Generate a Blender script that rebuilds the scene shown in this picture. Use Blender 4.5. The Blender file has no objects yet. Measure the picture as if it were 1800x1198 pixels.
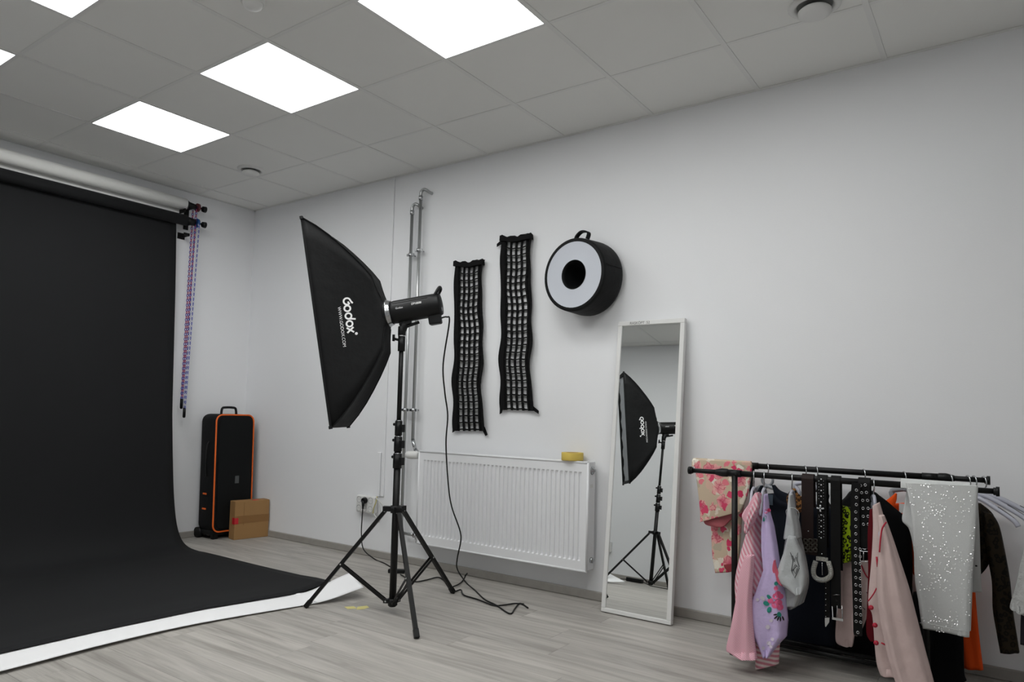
import bpy, bmesh, math, random
from mathutils import Vector, Matrix, noise
from mathutils.bvhtree import BVHTree
R = math.radians
sc = bpy.context.scene
col = sc.collection

# ------------------------------------------------------------------ camera
F_PX, CY = 1235.73, 640.85
YAW, PIT, ROL = R(125.2394), R(3.89167), R(1.38314)
CAM = Vector((5.4723, -3.7063, 1.0734))
H = 2.817                       # ceiling height
LX, LY = 8.0, 4.3               # room length and width
_d = Vector((math.cos(PIT)*math.cos(YAW), math.cos(PIT)*math.sin(YAW), math.sin(PIT)))
_r = Vector((math.sin(YAW), -math.cos(YAW), 0)); _u = _r.cross(_d)
_r2 = _r*math.cos(ROL) + _u*math.sin(ROL); _u2 = -_r*math.sin(ROL) + _u*math.cos(ROL)
cd = bpy.data.cameras.new('camera'); cam = bpy.data.objects.new('camera', cd); col.objects.link(cam)
cd.sensor_width = 36; cd.lens = F_PX/1800*36; cd.shift_y = (CY-599)/1800; cd.clip_start = .05; cd.clip_end = 60
m4 = Matrix((( _r2.x, _u2.x, -_d.x, CAM.x), (_r2.y, _u2.y, -_d.y, CAM.y), (_r2.z, _u2.z, -_d.z, CAM.z), (0, 0, 0, 1)))
cam.matrix_world = m4
sc.camera = cam

# ------------------------------------------------------------------ world, exposure
PANEL_POWER = 11.0
w = bpy.data.worlds.new('world'); sc.world = w; w.use_nodes = True
w.node_tree.nodes['Background'].inputs[0].default_value = (.5, .5, .52, 1)
w.node_tree.nodes['Background'].inputs[1].default_value = .3
sc.view_settings.view_transform = 'Standard'; sc.view_settings.look = 'None'
sc.view_settings.exposure = 0.0; sc.view_settings.gamma = 1.0; sc.view_settings.use_curve_mapping = False

# ------------------------------------------------------------------ measuring helpers
def ray(x, y): return _d + _r2*((x-900)/F_PX) - _u2*((y-CY)/F_PX)
def hit(x, y, ax, v):
    q = ray(x, y); return CAM + q*((v-CAM[ax])/q[ax])
def W(x, y, dep=0): return hit(x, y, 1, -dep)      # a point at distance dep in front of the right wall
def B(x, y, dep=0): return hit(x, y, 0, dep)       # in front of the back wall
def FL(x, y, z=0): return hit(x, y, 2, z)          # on the floor

# ------------------------------------------------------------------ materials
def hx(s):
    s = s.lstrip('#'); v = [int(s[i:i+2], 16)/255 for i in (0, 2, 4)]
    return tuple(((c+.055)/1.055)**2.4 if c > .04045 else c/12.92 for c in v) + (1,)
MATS = {}
def M(name, colr, rough=.6, metal=0, bump=None, var=None, sheen=0, spec=.5, coat=0):
    """bump=(scale,strength)  var=(scale,amount) slight colour variation"""
    m = bpy.data.materials.new(name); m.use_nodes = True; nt = m.node_tree; b = nt.nodes['Principled BSDF']
    if isinstance(colr, str): colr = hx(colr)
    b.inputs['Base Color'].default_value = colr; b.inputs['Roughness'].default_value = rough
    b.inputs['Metallic'].default_value = metal; b.inputs['Specular IOR Level'].default_value = spec
    if sheen: b.inputs['Sheen Weight'].default_value = sheen
    if coat: b.inputs['Coat Weight'].default_value = coat
    tc = nt.nodes.new('ShaderNodeTexCoord')
    if var:
        n = nt.nodes.new('ShaderNodeTexNoise'); n.inputs['Scale'].default_value = var[0]; n.inputs['Detail'].default_value = 5
        nt.links.new(tc.outputs['Object'], n.inputs['Vector'])
        r = nt.nodes.new('ShaderNodeMapRange'); r.inputs[3].default_value = 1-var[1]; r.inputs[4].default_value = 1+var[1]
        nt.links.new(n.outputs['Fac'], r.inputs[0])
        mx = nt.nodes.new('ShaderNodeMix'); mx.data_type = 'RGBA'; mx.blend_type = 'MULTIPLY'; mx.inputs[0].default_value = 1
        mx.inputs[6].default_value = colr; nt.links.new(r.outputs[0], mx.inputs[7]); nt.links.new(mx.outputs[2], b.inputs['Base Color'])
    if bump:
        n = nt.nodes.new('ShaderNodeTexNoise'); n.inputs['Scale'].default_value = bump[0]; n.inputs['Detail'].default_value = 4
        nt.links.new(tc.outputs['Object'], n.inputs['Vector'])
        bp = nt.nodes.new('ShaderNodeBump'); bp.inputs['Strength'].default_value = bump[1]; bp.inputs['Distance'].default_value = .01
        nt.links.new(n.outputs['Fac'], bp.inputs['Height']); nt.links.new(bp.outputs[0], b.inputs['Normal'])
    MATS[name] = m; return m
def nodes(m): return m.node_tree, m.node_tree.nodes['Principled BSDF']
def N(nt, t, **kw):
    n = nt.nodes.new(t)
    for k, v in kw.items():
        if k.startswith('_'): setattr(n, k[1:], v)
        else: n.inputs[k].default_value = v
    return n
def math_(nt, op, a, b=None, c=None):
    n = nt.nodes.new('ShaderNodeMath'); n.operation = op
    for i, v in enumerate((a, b, c)):
        if v is None: continue
        if isinstance(v, (int, float)): n.inputs[i].default_value = v
        else: nt.links.new(v, n.inputs[i])
    return n.outputs[0]
def ramp(nt, fac, stops, interp='LINEAR'):
    r = nt.nodes.new('ShaderNodeValToRGB'); r.color_ramp.interpolation = interp
    el = r.color_ramp.elements
    while len(el) < len(stops): el.new(.5)
    for e, (p, c) in zip(el, stops): e.position = p; e.color = hx(c) if isinstance(c, str) else c
    nt.links.new(fac, r.inputs[0]); return r.outputs[0]
def mixc(nt, fac, a, b, mode='MIX'):
    n = nt.nodes.new('ShaderNodeMix'); n.data_type = 'RGBA'; n.blend_type = mode
    for i, v in ((0, fac), (6, a), (7, b)):
        if isinstance(v, str): n.inputs[i].default_value = hx(v)
        elif isinstance(v, (tuple, float, int)): n.inputs[i].default_value = v
        else: nt.links.new(v, n.inputs[i])
    return n.outputs[2]

WALL = M('wall_paint', '#ECEDEF', .85, bump=(180, .05), var=(1.2, .012))
CEIL = M('ceiling_tile', '#ECECE9', .95, bump=(300, .08), var=(2, .015))
GRID = M('ceiling_grid', '#E6E6E4', .6)
PLEN = M('plenum', '#303030', .9)
BASEB = M('baseboard_wood', '#9C9892', .55, var=(20, .15))
PANELF = M('panel_frame', '#E8E8E8', .5)
BLACKPAPER = M('black_paper', '#121315', .85, bump=(6, .08), var=(3, .08), spec=.35)
WHITEPAPER = M('white_paper', '#F2F2F3', .7, var=(4, .01))
ROLLWHITE = M('roll_paper', '#EDEDEA', .7)
BLKPL = M('black_plastic', '#0B0C0D', .45, spec=.3)
BLKM = M('black_metal', '#090909', .45, spec=.3)
BLKFAB = M('black_fabric', '#0B0C0E', .75, bump=(35, .25), spec=.25)
SBFAB = M('softbox_fabric', '#08090A', .66, bump=(11, .6), var=(6, .12), spec=.24)
GRIDFAB = M('grid_fabric', '#0C0C0D', .85, bump=(60, .2), spec=.2)
SILVER = M('silver_lining', '#9EA1A4', .55, metal=.2, bump=(30, .3))
CHROME = M('chrome', '#C4C6C8', .22, metal=1)
STEEL = M('pipe_steel', '#B4B6B6', .33, metal=.85)
PRINT = M('white_print', '#F0F0F0', .6)
WPL = M('white_plastic', '#DEDEDC', .45)
RADW = M('radiator_enamel', '#EAEBED', .4)
GREYPL = M('grey_plastic', '#8E9196', .4)
LILPL = M('pale_hanger_plastic', '#B9BAC6', .3, spec=.6)
DARKHOLE = M('dark_hole', '#1A1A1A', .8)
ORANGE = M('orange_piping', '#F06A1E', .55)
CARD = M('cardboard', '#A07A4C', .8, var=(7, .06))
CARDT = M('parcel_tape', '#8D6638', .35, var=(5, .05))
REDT = M('red_tape', '#C8202C', .5)
MASKT = M('masking_tape', '#D9BE5B', .6, var=(30, .05))
FTAPE = M('floor_tape', '#D8CF86', .6)
DISC = M('grey_diffuser', '#C3C7CF', .75)
MIRROR = M('mirror_glass', (.86, .88, .87, 1), .0, metal=1)
INK = M('marker_ink', '#4A4A4C', .7)
CHAINB = M('chain_blue', '#4A55B4', .4); CHAINW = M('chain_white', '#D5D5DF', .4); CHAINR = M('chain_red', '#B8405A', .4)

def wood():
    m = M('laminate', '#9A948C', .5, spec=.4); nt, b = nodes(m)
    tc = N(nt, 'ShaderNodeTexCoord'); oi = N(nt, 'ShaderNodeObjectInfo')
    off = N(nt, 'ShaderNodeVectorMath', _operation='SCALE'); off.inputs[0].default_value = (37, 11, 5); nt.links.new(oi.outputs['Random'], off.inputs['Scale'])
    add = N(nt, 'ShaderNodeVectorMath', _operation='ADD'); nt.links.new(tc.outputs['Object'], add.inputs[0]); nt.links.new(off.outputs[0], add.inputs[1])
    mp = N(nt, 'ShaderNodeMapping'); mp.inputs['Scale'].default_value = (1.3, 13, 1); nt.links.new(add.outputs[0], mp.inputs[0])
    n1 = N(nt, 'ShaderNodeTexNoise', Scale=1.25, Detail=7, Roughness=.58, Distortion=1.1); nt.links.new(mp.outputs[0], n1.inputs[0])
    mp2 = N(nt, 'ShaderNodeMapping'); mp2.inputs['Scale'].default_value = (4, 130, 1); nt.links.new(add.outputs[0], mp2.inputs[0])
    n2 = N(nt, 'ShaderNodeTexNoise', Scale=1.0, Detail=4, Roughness=.6); nt.links.new(mp2.outputs[0], n2.inputs[0])
    c1 = ramp(nt, n1.outputs['Fac'], [(.25, '#85817B'), (.45, '#A29E98'), (.6, '#B0ACA6'), (.8, '#BCB8B2')])
    c2 = ramp(nt, n2.outputs['Fac'], [(.3, (.82, .82, .82, 1)), (.6, (1, 1, 1, 1))])
    c = mixc(nt, .7, c1, c2, 'MULTIPLY')
    rr = N(nt, 'ShaderNodeMapRange'); rr.inputs[3].default_value = .97; rr.inputs[4].default_value = 1.10; nt.links.new(oi.outputs['Random'], rr.inputs[0])
    c = mixc(nt, 1.0, c, rr.outputs[0], 'MULTIPLY'); nt.links.new(c, b.inputs['Base Color'])
    bp = N(nt, 'ShaderNodeBump', Strength=.12, Distance=.003); nt.links.new(n2.outputs['Fac'], bp.inputs['Height']); nt.links.new(bp.outputs[0], b.inputs['Normal'])
    return m
WOOD = wood()
def emit(name, colr, s):
    m = bpy.data.materials.new(name); m.use_nodes = True; nt = m.node_tree; nt.nodes.clear()
    e = nt.nodes.new('ShaderNodeEmission'); e.inputs[0].default_value = colr; e.inputs[1].default_value = s
    o = nt.nodes.new('ShaderNodeOutputMaterial'); nt.links.new(e.outputs[0], o.inputs[0]); return m
PANEL = emit('led_diffuser', (.99, 1, .99, 1), PANEL_POWER)

# ------------------------------------------------------------------ mesh helpers
class MB:
    def __init__(s): s.v = []; s.f = []; s.sm = []
    def add(s, vs, fs, smooth=False):
        o = len(s.v); s.v += [Vector(v) for v in vs]; s.f += [tuple(i+o for i in f) for f in fs]; s.sm += [smooth]*len(fs); return s
    def box(s, a, b):
        (x0, y0, z0), (x1, y1, z1) = a, b
        return s.add([(x0, y0, z0), (x1, y0, z0), (x1, y1, z0), (x0, y1, z0), (x0, y0, z1), (x1, y0, z1), (x1, y1, z1), (x0, y1, z1)],
                     [(0, 3, 2, 1), (4, 5, 6, 7), (0, 1, 5, 4), (1, 2, 6, 5), (2, 3, 7, 6), (3, 0, 4, 7)])
    def obox(s, c, ax, h):      # oriented box: centre, 3 axes, 3 half sizes
        c = Vector(c); X, Y, Z = [Vector(a).normalized()*k for a, k in zip(ax, h)]
        vs = [c+X*i+Y*j+Z*k for k in (-1, 1) for j in (-1, 1) for i in (-1, 1)]
        return s.add(vs, [(0, 2, 3, 1), (4, 5, 7, 6), (0, 1, 5, 4), (1, 3, 7, 5), (3, 2, 6, 7), (2, 0, 4, 6)])
    def loft(s, rings, closed=True, cap0=True, cap1=True, smooth=True):
        n = len(rings[0]); vs = [p for r in rings for p in r]; fs = []
        for i in range(len(rings)-1):
            for j in range(n if closed else n-1):
                k = (j+1) % n; fs.append((i*n+j, i*n+k, (i+1)*n+k, (i+1)*n+j))
        s.add(vs, fs, smooth)
        o = len(s.v)-len(vs)
        if cap0: s.f.append(tuple(o+j for j in reversed(range(n)))); s.sm.append(False)
        if cap1: s.f.append(tuple(o+(len(rings)-1)*n+j for j in range(n))); s.sm.append(False)
        return s
    def cyl(s, p0, p1, r0, r1=None, n=16, cap=True):
        r1 = r0 if r1 is None else r1; p0 = Vector(p0); p1 = Vector(p1); z = (p1-p0).normalized(); x = z.orthogonal().normalized(); y = z.cross(x)
        rg = [[p+(x*math.cos(2*math.pi*j/n)+y*math.sin(2*math.pi*j/n))*r for j in range(n)] for p, r in ((p0, r0), (p1, r1))]
        return s.loft(rg, cap0=cap, cap1=cap)
    def lathe(s, o, ax, prof, n=32, cap0=False, cap1=False):   # prof [(dist along axis, radius)]
        o = Vector(o); z = Vector(ax).normalized(); x = z.orthogonal().normalized(); y = z.cross(x)
        rg = [[o+z*h+(x*math.cos(2*math.pi*j/n)+y*math.sin(2*math.pi*j/n))*r for j in range(n)] for h, r in prof]
        return s.loft(rg, cap0=cap0, cap1=cap1)
    def tube(s, pts, r, n=8, closed=False):
        pts = [Vector(p) for p in pts]; k = len(pts); rg = []; prev = None
        for i, p in enumerate(pts):
            a = pts[i-1] if (i > 0 or closed) else p; b = pts[(i+1) % k] if (i < k-1 or closed) else p
            t = (b-a).normalized()
            if prev is None: x = t.orthogonal().normalized()
            else: x = (prev - t*prev.dot(t)).normalized()
            prev = x; y = t.cross(x); rr = r[i] if isinstance(r, (list, tuple)) else r
            rg.append([p+(x*math.cos(2*math.pi*j/n)+y*math.sin(2*math.pi*j/n))*rr for j in range(n)])
        if closed: rg.append(rg[0]); return s.loft(rg, cap0=False, cap1=False)
        return s.loft(rg)
    def sphere(s, c, r, n=12, sq=(1, 1, 1)):
        c = Vector(c); rg = []
        for i in range(1, n//2):
            a = math.pi*i/(n//2); rg.append([c+Vector((math.sin(a)*math.cos(2*math.pi*j/n)*sq[0], math.sin(a)*math.sin(2*math.pi*j/n)*sq[1], math.cos(a)*sq[2]))*r for j in range(n)])
        return s.loft(rg)
    def ribbon(s, pts, side, wd, th, up):   # flat band along pts, width along `side`, thickness along normal
        side = Vector(side).normalized(); rg = []
        pts = [Vector(p) for p in pts]
        for i, p in enumerate(pts):
            t = (pts[min(i+1, len(pts)-1)]-pts[max(i-1, 0)]).normalized(); nn = side.cross(t).normalized()
            a = wd[i]/2 if isinstance(wd, (list, tuple)) else wd/2
            rg.append([p-side*a-nn*th/2, p+side*a-nn*th/2, p+side*a+nn*th/2, p-side*a+nn*th/2])
        return s.loft(rg, smooth=False)
    def build(s, name, mat, parent=None, origin=None, bevel=0, seg=2, autosm=None):
        o = Vector(origin) if origin is not None else (parent_origin(parent) if parent else Vector((0, 0, 0)))
        me = bpy.data.meshes.new(name); me.from_pydata([v-o for v in s.v], [], s.f); me.update()
        me.polygons.foreach_set('use_smooth', s.sm)
        ob = bpy.data.objects.new(name, me); col.objects.link(ob)
        bm = bmesh.new(); bm.from_mesh(me); bmesh.ops.recalc_face_normals(bm, faces=bm.faces)
        if bevel:
            ed = [e for e in bm.edges if len(e.link_faces) == 2 and e.calc_face_angle(0) > .6]
            bmesh.ops.bevel(bm, geom=ed, offset=bevel, segments=seg, affect='EDGES', profile=.5, clamp_overlap=True)
        bm.to_mesh(me); bm.free()
        if mat: me.materials.append(mat)
        if parent: ob.parent = parent; WO[ob.name] = parent_origin(parent)
        else: ob.location = o; WO[ob.name] = o
        return ob
WO = {}      # where each object's own origin stands (children sit at their thing's origin)
def parent_origin(p): return WO[p.name]
def tag(o, label, cat, group=None):
    o['label'] = label; o['category'] = cat
    if group: o['group'] = group
    return o
def thing(name, loc, label, cat, group=None):
    o = bpy.data.objects.new(name, None); col.objects.link(o); o.location = loc; o.empty_display_size = .1; WO[o.name] = Vector(loc)
    return tag(o, label, cat, group)
def struct(o): o['kind'] = 'structure'; return o
def part(name, mesh, mat, parent, loc=(0, 0, 0), scale=None, rot=None):   # a piece sharing mesh data; loc relative to parent
    o = bpy.data.objects.new(name, mesh); col.objects.link(o); o.parent = parent; o.location = loc; WO[o.name] = parent_origin(parent)+Vector(loc)
    if scale: o.scale = scale
    if rot: o.rotation_euler = rot
    if mat and not mesh.materials: mesh.materials.append(mat)
    return o
def cr(pts, n):      # Catmull-Rom through points, n samples per span
    pts = [Vector(p) for p in pts]; out = []
    for i in range(len(pts)-1):
        p0 = pts[max(i-1, 0)]; p1 = pts[i]; p2 = pts[i+1]; p3 = pts[min(i+2, len(pts)-1)]
        for k in range(n):
            t = k/n; out.append(.5*((2*p1)+(p2-p0)*t+(2*p0-5*p1+4*p2-p3)*t*t+(3*p1-p0-3*p2+p3)*t**3))
    return out+[pts[-1]]

# ------------------------------------------------------------------ the room
def slab(name, a, b, mat): return struct(MB().box(a, b).build(name, mat))
wall_right = slab('wall_right', (-.1, 0, -.1), (LX+.1, .1, H+.15), WALL)
wall_back = slab('wall_back', (-.1, -LY, -.1), (0, 0, H+.15), WALL)
wall_left = slab('wall_left', (-.1, -LY-.1, -.1), (LX+.1, -LY, H+.15), WALL)
wall_front = slab('wall_front', (LX, -LY, -.1), (LX+.1, 0, H+.15), WALL)
# skirting boards
def skirt(name, a, b):
    return struct(MB().box(a, b).build(name, BASEB, bevel=.004, seg=1))
skirt('baseboard_right', (0.016, -.016, 0), (LX-.016, 0, .05)); skirt('baseboard_left', (.016, -LY, 0), (LX-.016, -LY+.016, .05))
skirt('baseboard_back', (0, -LY, 0), (.016, 0, .05)); skirt('baseboard_front', (LX-.016, -LY, 0), (LX, 0, .05))
# floor of laminate planks running along the right wall
floor = slab('floor', (0, -LY, -.06), (LX, 0, -.009), DARKHOLE)
WO[floor.name] = Vector((0, 0, 0))
PW, PL_ = .193, 1.285
pm = MB().box((0, 0, -.009), (1, PW-.0008, 0)).build('plank_mesh', WOOD, bevel=.0006, seg=1)
plank_mesh = pm.data; bpy.data.objects.remove(pm)
plank_mesh.name = 'plank'
random.seed(4); nr = int(LY/PW)+1
for i in range(nr):
    y1 = -i*PW; y0 = y1-PW; wy = 1.0
    if y0 < -LY: wy = (y1+LY)/PW; y0 = -LY
    x = -random.random()*PL_
    while x < LX:
        a = max(x, 0); b = min(x+PL_-.0008, LX)
        if b-a > .01: part('plank', plank_mesh, WOOD, floor, (a, y0, 0), (b-a, wy, 1))
        x += PL_
# suspended ceiling
GX, GY, T = .218, .553, .6
ceiling = slab('ceiling', (0, -LY, H+.02), (LX, 0, H+.1), PLEN); WO[ceiling.name] = Vector((0, 0, 0))
xs = [0]+[GX+T*k for k in range(14) if GX+T*k < LX-.05]+[LX]
ys = [0]+[-GY-T*j for j in range(8) if -GY-T*j > -LY+.05]+[-LY]
tm = MB().box((0, 0, 0), (1, 1, .014)).build('tile_mesh', CEIL); tile_mesh = tm.data; bpy.data.objects.remove(tm); tile_mesh.name = 'ceiling_tile'
# panels: column index in xs, row index in ys
LIGHTS = [(2, 2), (4, 2), (6, 2), (2, 4), (4, 4), (6, 4), (8, 2), (8, 4)]  # last two are assumed, added out of view to brighten the room's right side
for i in range(len(xs)-1):
    for j in range(len(ys)-1):
        if (i, j) in LIGHTS: continue
        x0, x1, y1, y0 = xs[i], xs[i+1], ys[j], ys[j+1]
        part('ceiling_tile', tile_mesh, CEIL, ceiling, (x0+.002, y0+.002, H), (x1-x0-.004, y1-y0-.004, 1))
for x in xs[1:-1]: MB().box((x-.0125, -LY, H-.0035), (x+.0125, 0, H-.0005)).build('grid_bar', GRID, ceiling)
for y in ys[1:-1]: MB().box((0, y-.010, H-.002), (LX, y+.010, H-.0005)).build('grid_bar', GRID, ceiling)
for k, (a, b) in enumerate([((0, -.02, H-.004), (LX, 0, H-.001)), ((0, -LY, H-.004), (LX, -LY+.02, H-.001)), ((0, -LY, H-.004), (.02, 0, H-.001)), ((LX-.02, -LY, H-.004), (LX, 0, H-.001))]):
    struct(MB().box(a, b).build('trim_%d' % (k+1), GRID))
lab = {(2, 2): 'lit square ceiling panel nearest the room corner, smallest in view', (4, 2): 'lit square ceiling panel in the middle, fully in view, second from the corner',
       (6, 2): 'lit ceiling panel cut by the top edge, largest and brightest in view', (2, 4): 'lit ceiling panel at the left edge of view, only its tip showing',
       (4, 4): 'lit ceiling panel in the upper left corner, cut by the top edge', (6, 4): 'lit ceiling panel of the left row near the photographer, out of view'}
for k_ in ((8, 2), (8, 4)): lab[k_] = 'assumed ceiling panel added to light the right side, unseen beyond the top edge, above the %s' % {(8, 2): 'clothes rack', (8, 4): 'photographer', (10, 2): 'right part of the room', (10, 4): 'room behind the photographer'}[k_]
for (i, j) in LIGHTS:
    x0, x1, y1, y0 = xs[i], xs[i+1], ys[j], ys[j+1]
    t = thing('ceiling_light', ((x0+x1)/2, (y0+y1)/2, H), lab[(i, j)], 'ceiling light', 'lit square panels in the ceiling')
    g, e = .004, .012
    fr = MB()
    for a, b in [((x0+g, y0+g), (x1-g, y0+e)), ((x0+g, y1-e), (x1-g, y1-g)), ((x0+g, y0+e), (x0+e, y1-e)), ((x1-e, y0+e), (x1-g, y1-e))]:
        fr.box((a[0], a[1], H-.004), (b[0], b[1], H+.012))
    fr.build('frame', PANELF, t)
    MB().box((x0+e, y0+e, H-.001), (x1-e, y1-e, H+.006)).build('diffuser', PANEL, t)
# round ceiling valves and detector
def valve(x, y, label, r=.095):
    t = thing('ceiling_vent', (x, y, H), label, 'ceiling vent', 'round ceiling vents')
    MB().lathe((x, y, H), (0, 0, -1), [(0, r), (.005, r), (.012, r*.92), (.016, r*.8), (.006, r*.70), (0, r*.70)]).build('outer_ring', WPL, t)
    MB().lathe((x, y, H), (0, 0, -1), [(.004, r*.2), (.020, r*.56), (.028, r*.64), (.038, r*.62), (.046, r*.45), (.05, r*.2), (.051, .001)], cap0=True, cap1=True).build('centre_disc', WPL, t)
    MB().lathe((x, y, H), (0, 0, -1), [(.0005, r*.68), (.001, .001)]).build('duct_opening', M('duct_grey_%d' % len(MATS), '#7A7A78', .8), t)
valve(.944, -.691, 'round white air vent in the ceiling near the room corner')
valve(4.838, -.66, 'round white air vent cut by the top edge, over the clothes rack', .105)
t = thing('smoke_detector', (2.847, -1.99, H), 'small white round detector at the top edge between two lit panels', 'detector')
MB().lathe((2.847, -1.99, H), (0, 0, -1), [(0, .05), (.012, .05), (.014, .046)], cap1=True).build('base', WPL, t)
MB().lathe((2.847, -1.99, H), (0, 0, -1), [(.014, .042), (.03, .038), (.038, .022), (.04, .001)]).build('cap', WPL, t)
# cable trunking
tr = MB().box((1.712, -.012, .44), (1.742, 0, H-.004)).build('cable_trunking', WALL, bevel=.003, seg=1)
tag(tr, 'slim white cable trunking running up the wall from the socket block', 'trunking')
tr2 = MB().box((1.672, -.018, .44), (1.706, 0, .76)).build('cable_trunking', WALL, bevel=.003, seg=1)
tag(tr2, 'short white cable duct just above the socket block', 'trunking')

# ------------------------------------------------------------------ backdrop
YE, YF = -.73, -3.25          # near (right) and far end of the paper
def backdrop():
    t = thing('paper_backdrop', (.12, (YE+YF)/2, 0), 'seamless black paper backdrop sweeping from its roll onto the floor', 'backdrop')
    prof = [(.078, 2.54), (.09, 2.45), (.125, 2.0), (.155, 1.5), (.185, 1.0), (.215, .6), (.245, .35), (.29, .17), (.36, .065), (.46, .018), (.6, .006)]
    path = cr([(a, 0, b) for a, b in prof], 4)
    EP = [(-.73, 2.05), (-1.017, 2.13), (-1.3, 2.065), (-1.572, 2.01), (-2.035, 1.985), (-2.44, 1.985), (-3.46, 1.99)]   # front edge
    def xe(u):
        y = YE+(YF-YE)*u
        for (ya, xa), (yb, xb) in zip(EP, EP[1:]):
            if y >= yb: return xa+(xb-xa)*(ya-y)/(ya-yb)
        return EP[-1][1]
    NU = 40; rg = []
    for i in range(NU+1):
        u = i/NU; y = YE+(YF-YE)*u; row = []
        for p in path: row.append(Vector((p.x, y+(.03 if p.z > 1 else .03*max(0, p.z))*(0 if u > .5 else -1)*(1-2*u if u < .5 else 0), p.z)))
        x0 = path[-1].x
        for k in range(1, 21):
            s = k/20; x = x0+(xe(u)-x0)*s
            z = .007+.0015*math.sin(x*5+y*3)
            z += .006*min(1, max(0, (s-.8)/.1))
            row.append(Vector((x, y, z)))
        rg.append(row)
    n = len(rg[0])
    mb = MB(); vs = [p for r in rg for p in r]; fs = [(i*n+j, i*n+j+1, (i+1)*n+j+1, (i+1)*n+j) for i in range(NU) for j in range(n-1)]
    mb.add(vs, fs, True); ob = mb.build('paper_sheet', BLACKPAPER, t)
    so = ob.modifiers.new('thickness', 'SOLIDIFY'); so.thickness = .0012; so.offset = 0
    MB().cyl((.12, -.70, 2.545), (.12, YF-.03, 2.545), .043, n=28).build('paper_roll', BLACKPAPER, t)
    MB().cyl((.12, -.63, 2.545), (.12, -.70, 2.545), .028, .034).cyl((.12, -.565, 2.545), (.12, -.63, 2.545), .008).build('roller_axle', BLKPL, t)
    MB().cyl((.12, -.535, 2.545), (.12, -.562, 2.545), .026, .022).build('clamp_knob', BLKPL, t)
    MB().cyl((.12, -.60, 2.545), (.12, -.615, 2.545), .036).build('chain_wheel', M('wheel_blue', '#1E4E8C', .4), t)
    # upper roll
    t2 = thing('paper_roll', (.12, (YE+YF)/2, 2.67), 'rolled-up white paper backdrop on the upper roller under the ceiling', 'backdrop roll')
    MB().cyl((.12, -.715, 2.672), (.12, YF, 2.672), .046, n=28).build('paper', ROLLWHITE, t2)
    MB().box((.072, YF, 2.52), (.0735, -.735, 2.672)).build('paper_tail', ROLLWHITE, t2)
    MB().cyl((.12, -.63, 2.672), (.12, -.70, 2.672), .022, .03).cyl((.12, -.70, 2.672), (.12, -.72, 2.672), .037).cyl((.12, -.565, 2.672), (.12, -.63, 2.672), .008).build('roller_axle', BLKPL, t2)
    MB().cyl((.12, -.54, 2.672), (.12, -.567, 2.672), .026, .022).build('clamp_knob', BLKPL, t2)
    MB().cyl((.12, -.60, 2.672), (.12, -.618, 2.672), .034).build('chain_wheel', M('wheel_red', '#5A2028', .4), t2)
    # wall bracket
    b = thing('roller_bracket', (0, -.64, 2.5), 'black wall bracket carrying the two backdrop rollers', 'bracket')
    MB().box((0, -.655, 2.50), (.006, -.615, 2.74)).build('wall_plate', BLKM, b)
    for z in (2.545, 2.672): MB().box((.006, -.640, z-.016), (.135, -.634, z+.016)).build('arm', BLKM, b)
    MB().box((0, -.70, 2.415), (.006, -.64, 2.465)).box((.006, -.66, 2.43), (.10, -.652, 2.452)).box((.094, -.70, 2.43), (.10, -.652, 2.452)).build('hook_arm', BLKM, b)
    MB().box((.02, -.735, 2.60), (.16, -.729, 2.63)).build('spacer', BLKM, b)
backdrop()
def chain(name, label, x, y, ztop, zbot, wheelr, mat, mat2):
    t = thing(name, (x, y, zbot), label, 'chain', 'pull chains of the backdrop rollers')
    a, b = MB(), MB(); L = .024
    for sgn in (-1, 1):
        n = int((ztop-zbot)/(L*.82))
        for i in range(n):
            z = ztop-(i+.5)*L*.82; s = i/n
            xx = x+sgn*(wheelr*(1-s*.75)); yy = y-.02*s
            ax = Vector((1, 0, 0)) if i % 2 else Vector((0, 1, 0)); mb = a if i % 2 else b
            k = 10; pts = [Vector((xx, yy, z))+Vector((0, 0, 1))*math.sin(2*math.pi*q/k)*L*.52+ax*math.cos(2*math.pi*q/k)*L*.3 for q in range(k)]
            mb.tube(pts, .0028, 4, closed=True)
    a.build('links', mat, t); b.build('links', mat2, t)
    MB().cyl((x, y-.02, zbot-.05), (x, y-.02, zbot+.02), .011).sphere((x, y-.02, zbot-.05), .011).build('weight', BLKPL, t)
chain('pull_chain', 'blue plastic pull chain hanging beside the black backdrop', .12, -.607, 2.54, 1.03, .03, CHAINB, CHAINW)
chain('pull_chain', 'red and white pull chain of the upper white roll', .10, -.622, 2.67, 1.10, .026, CHAINR, CHAINB)
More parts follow.
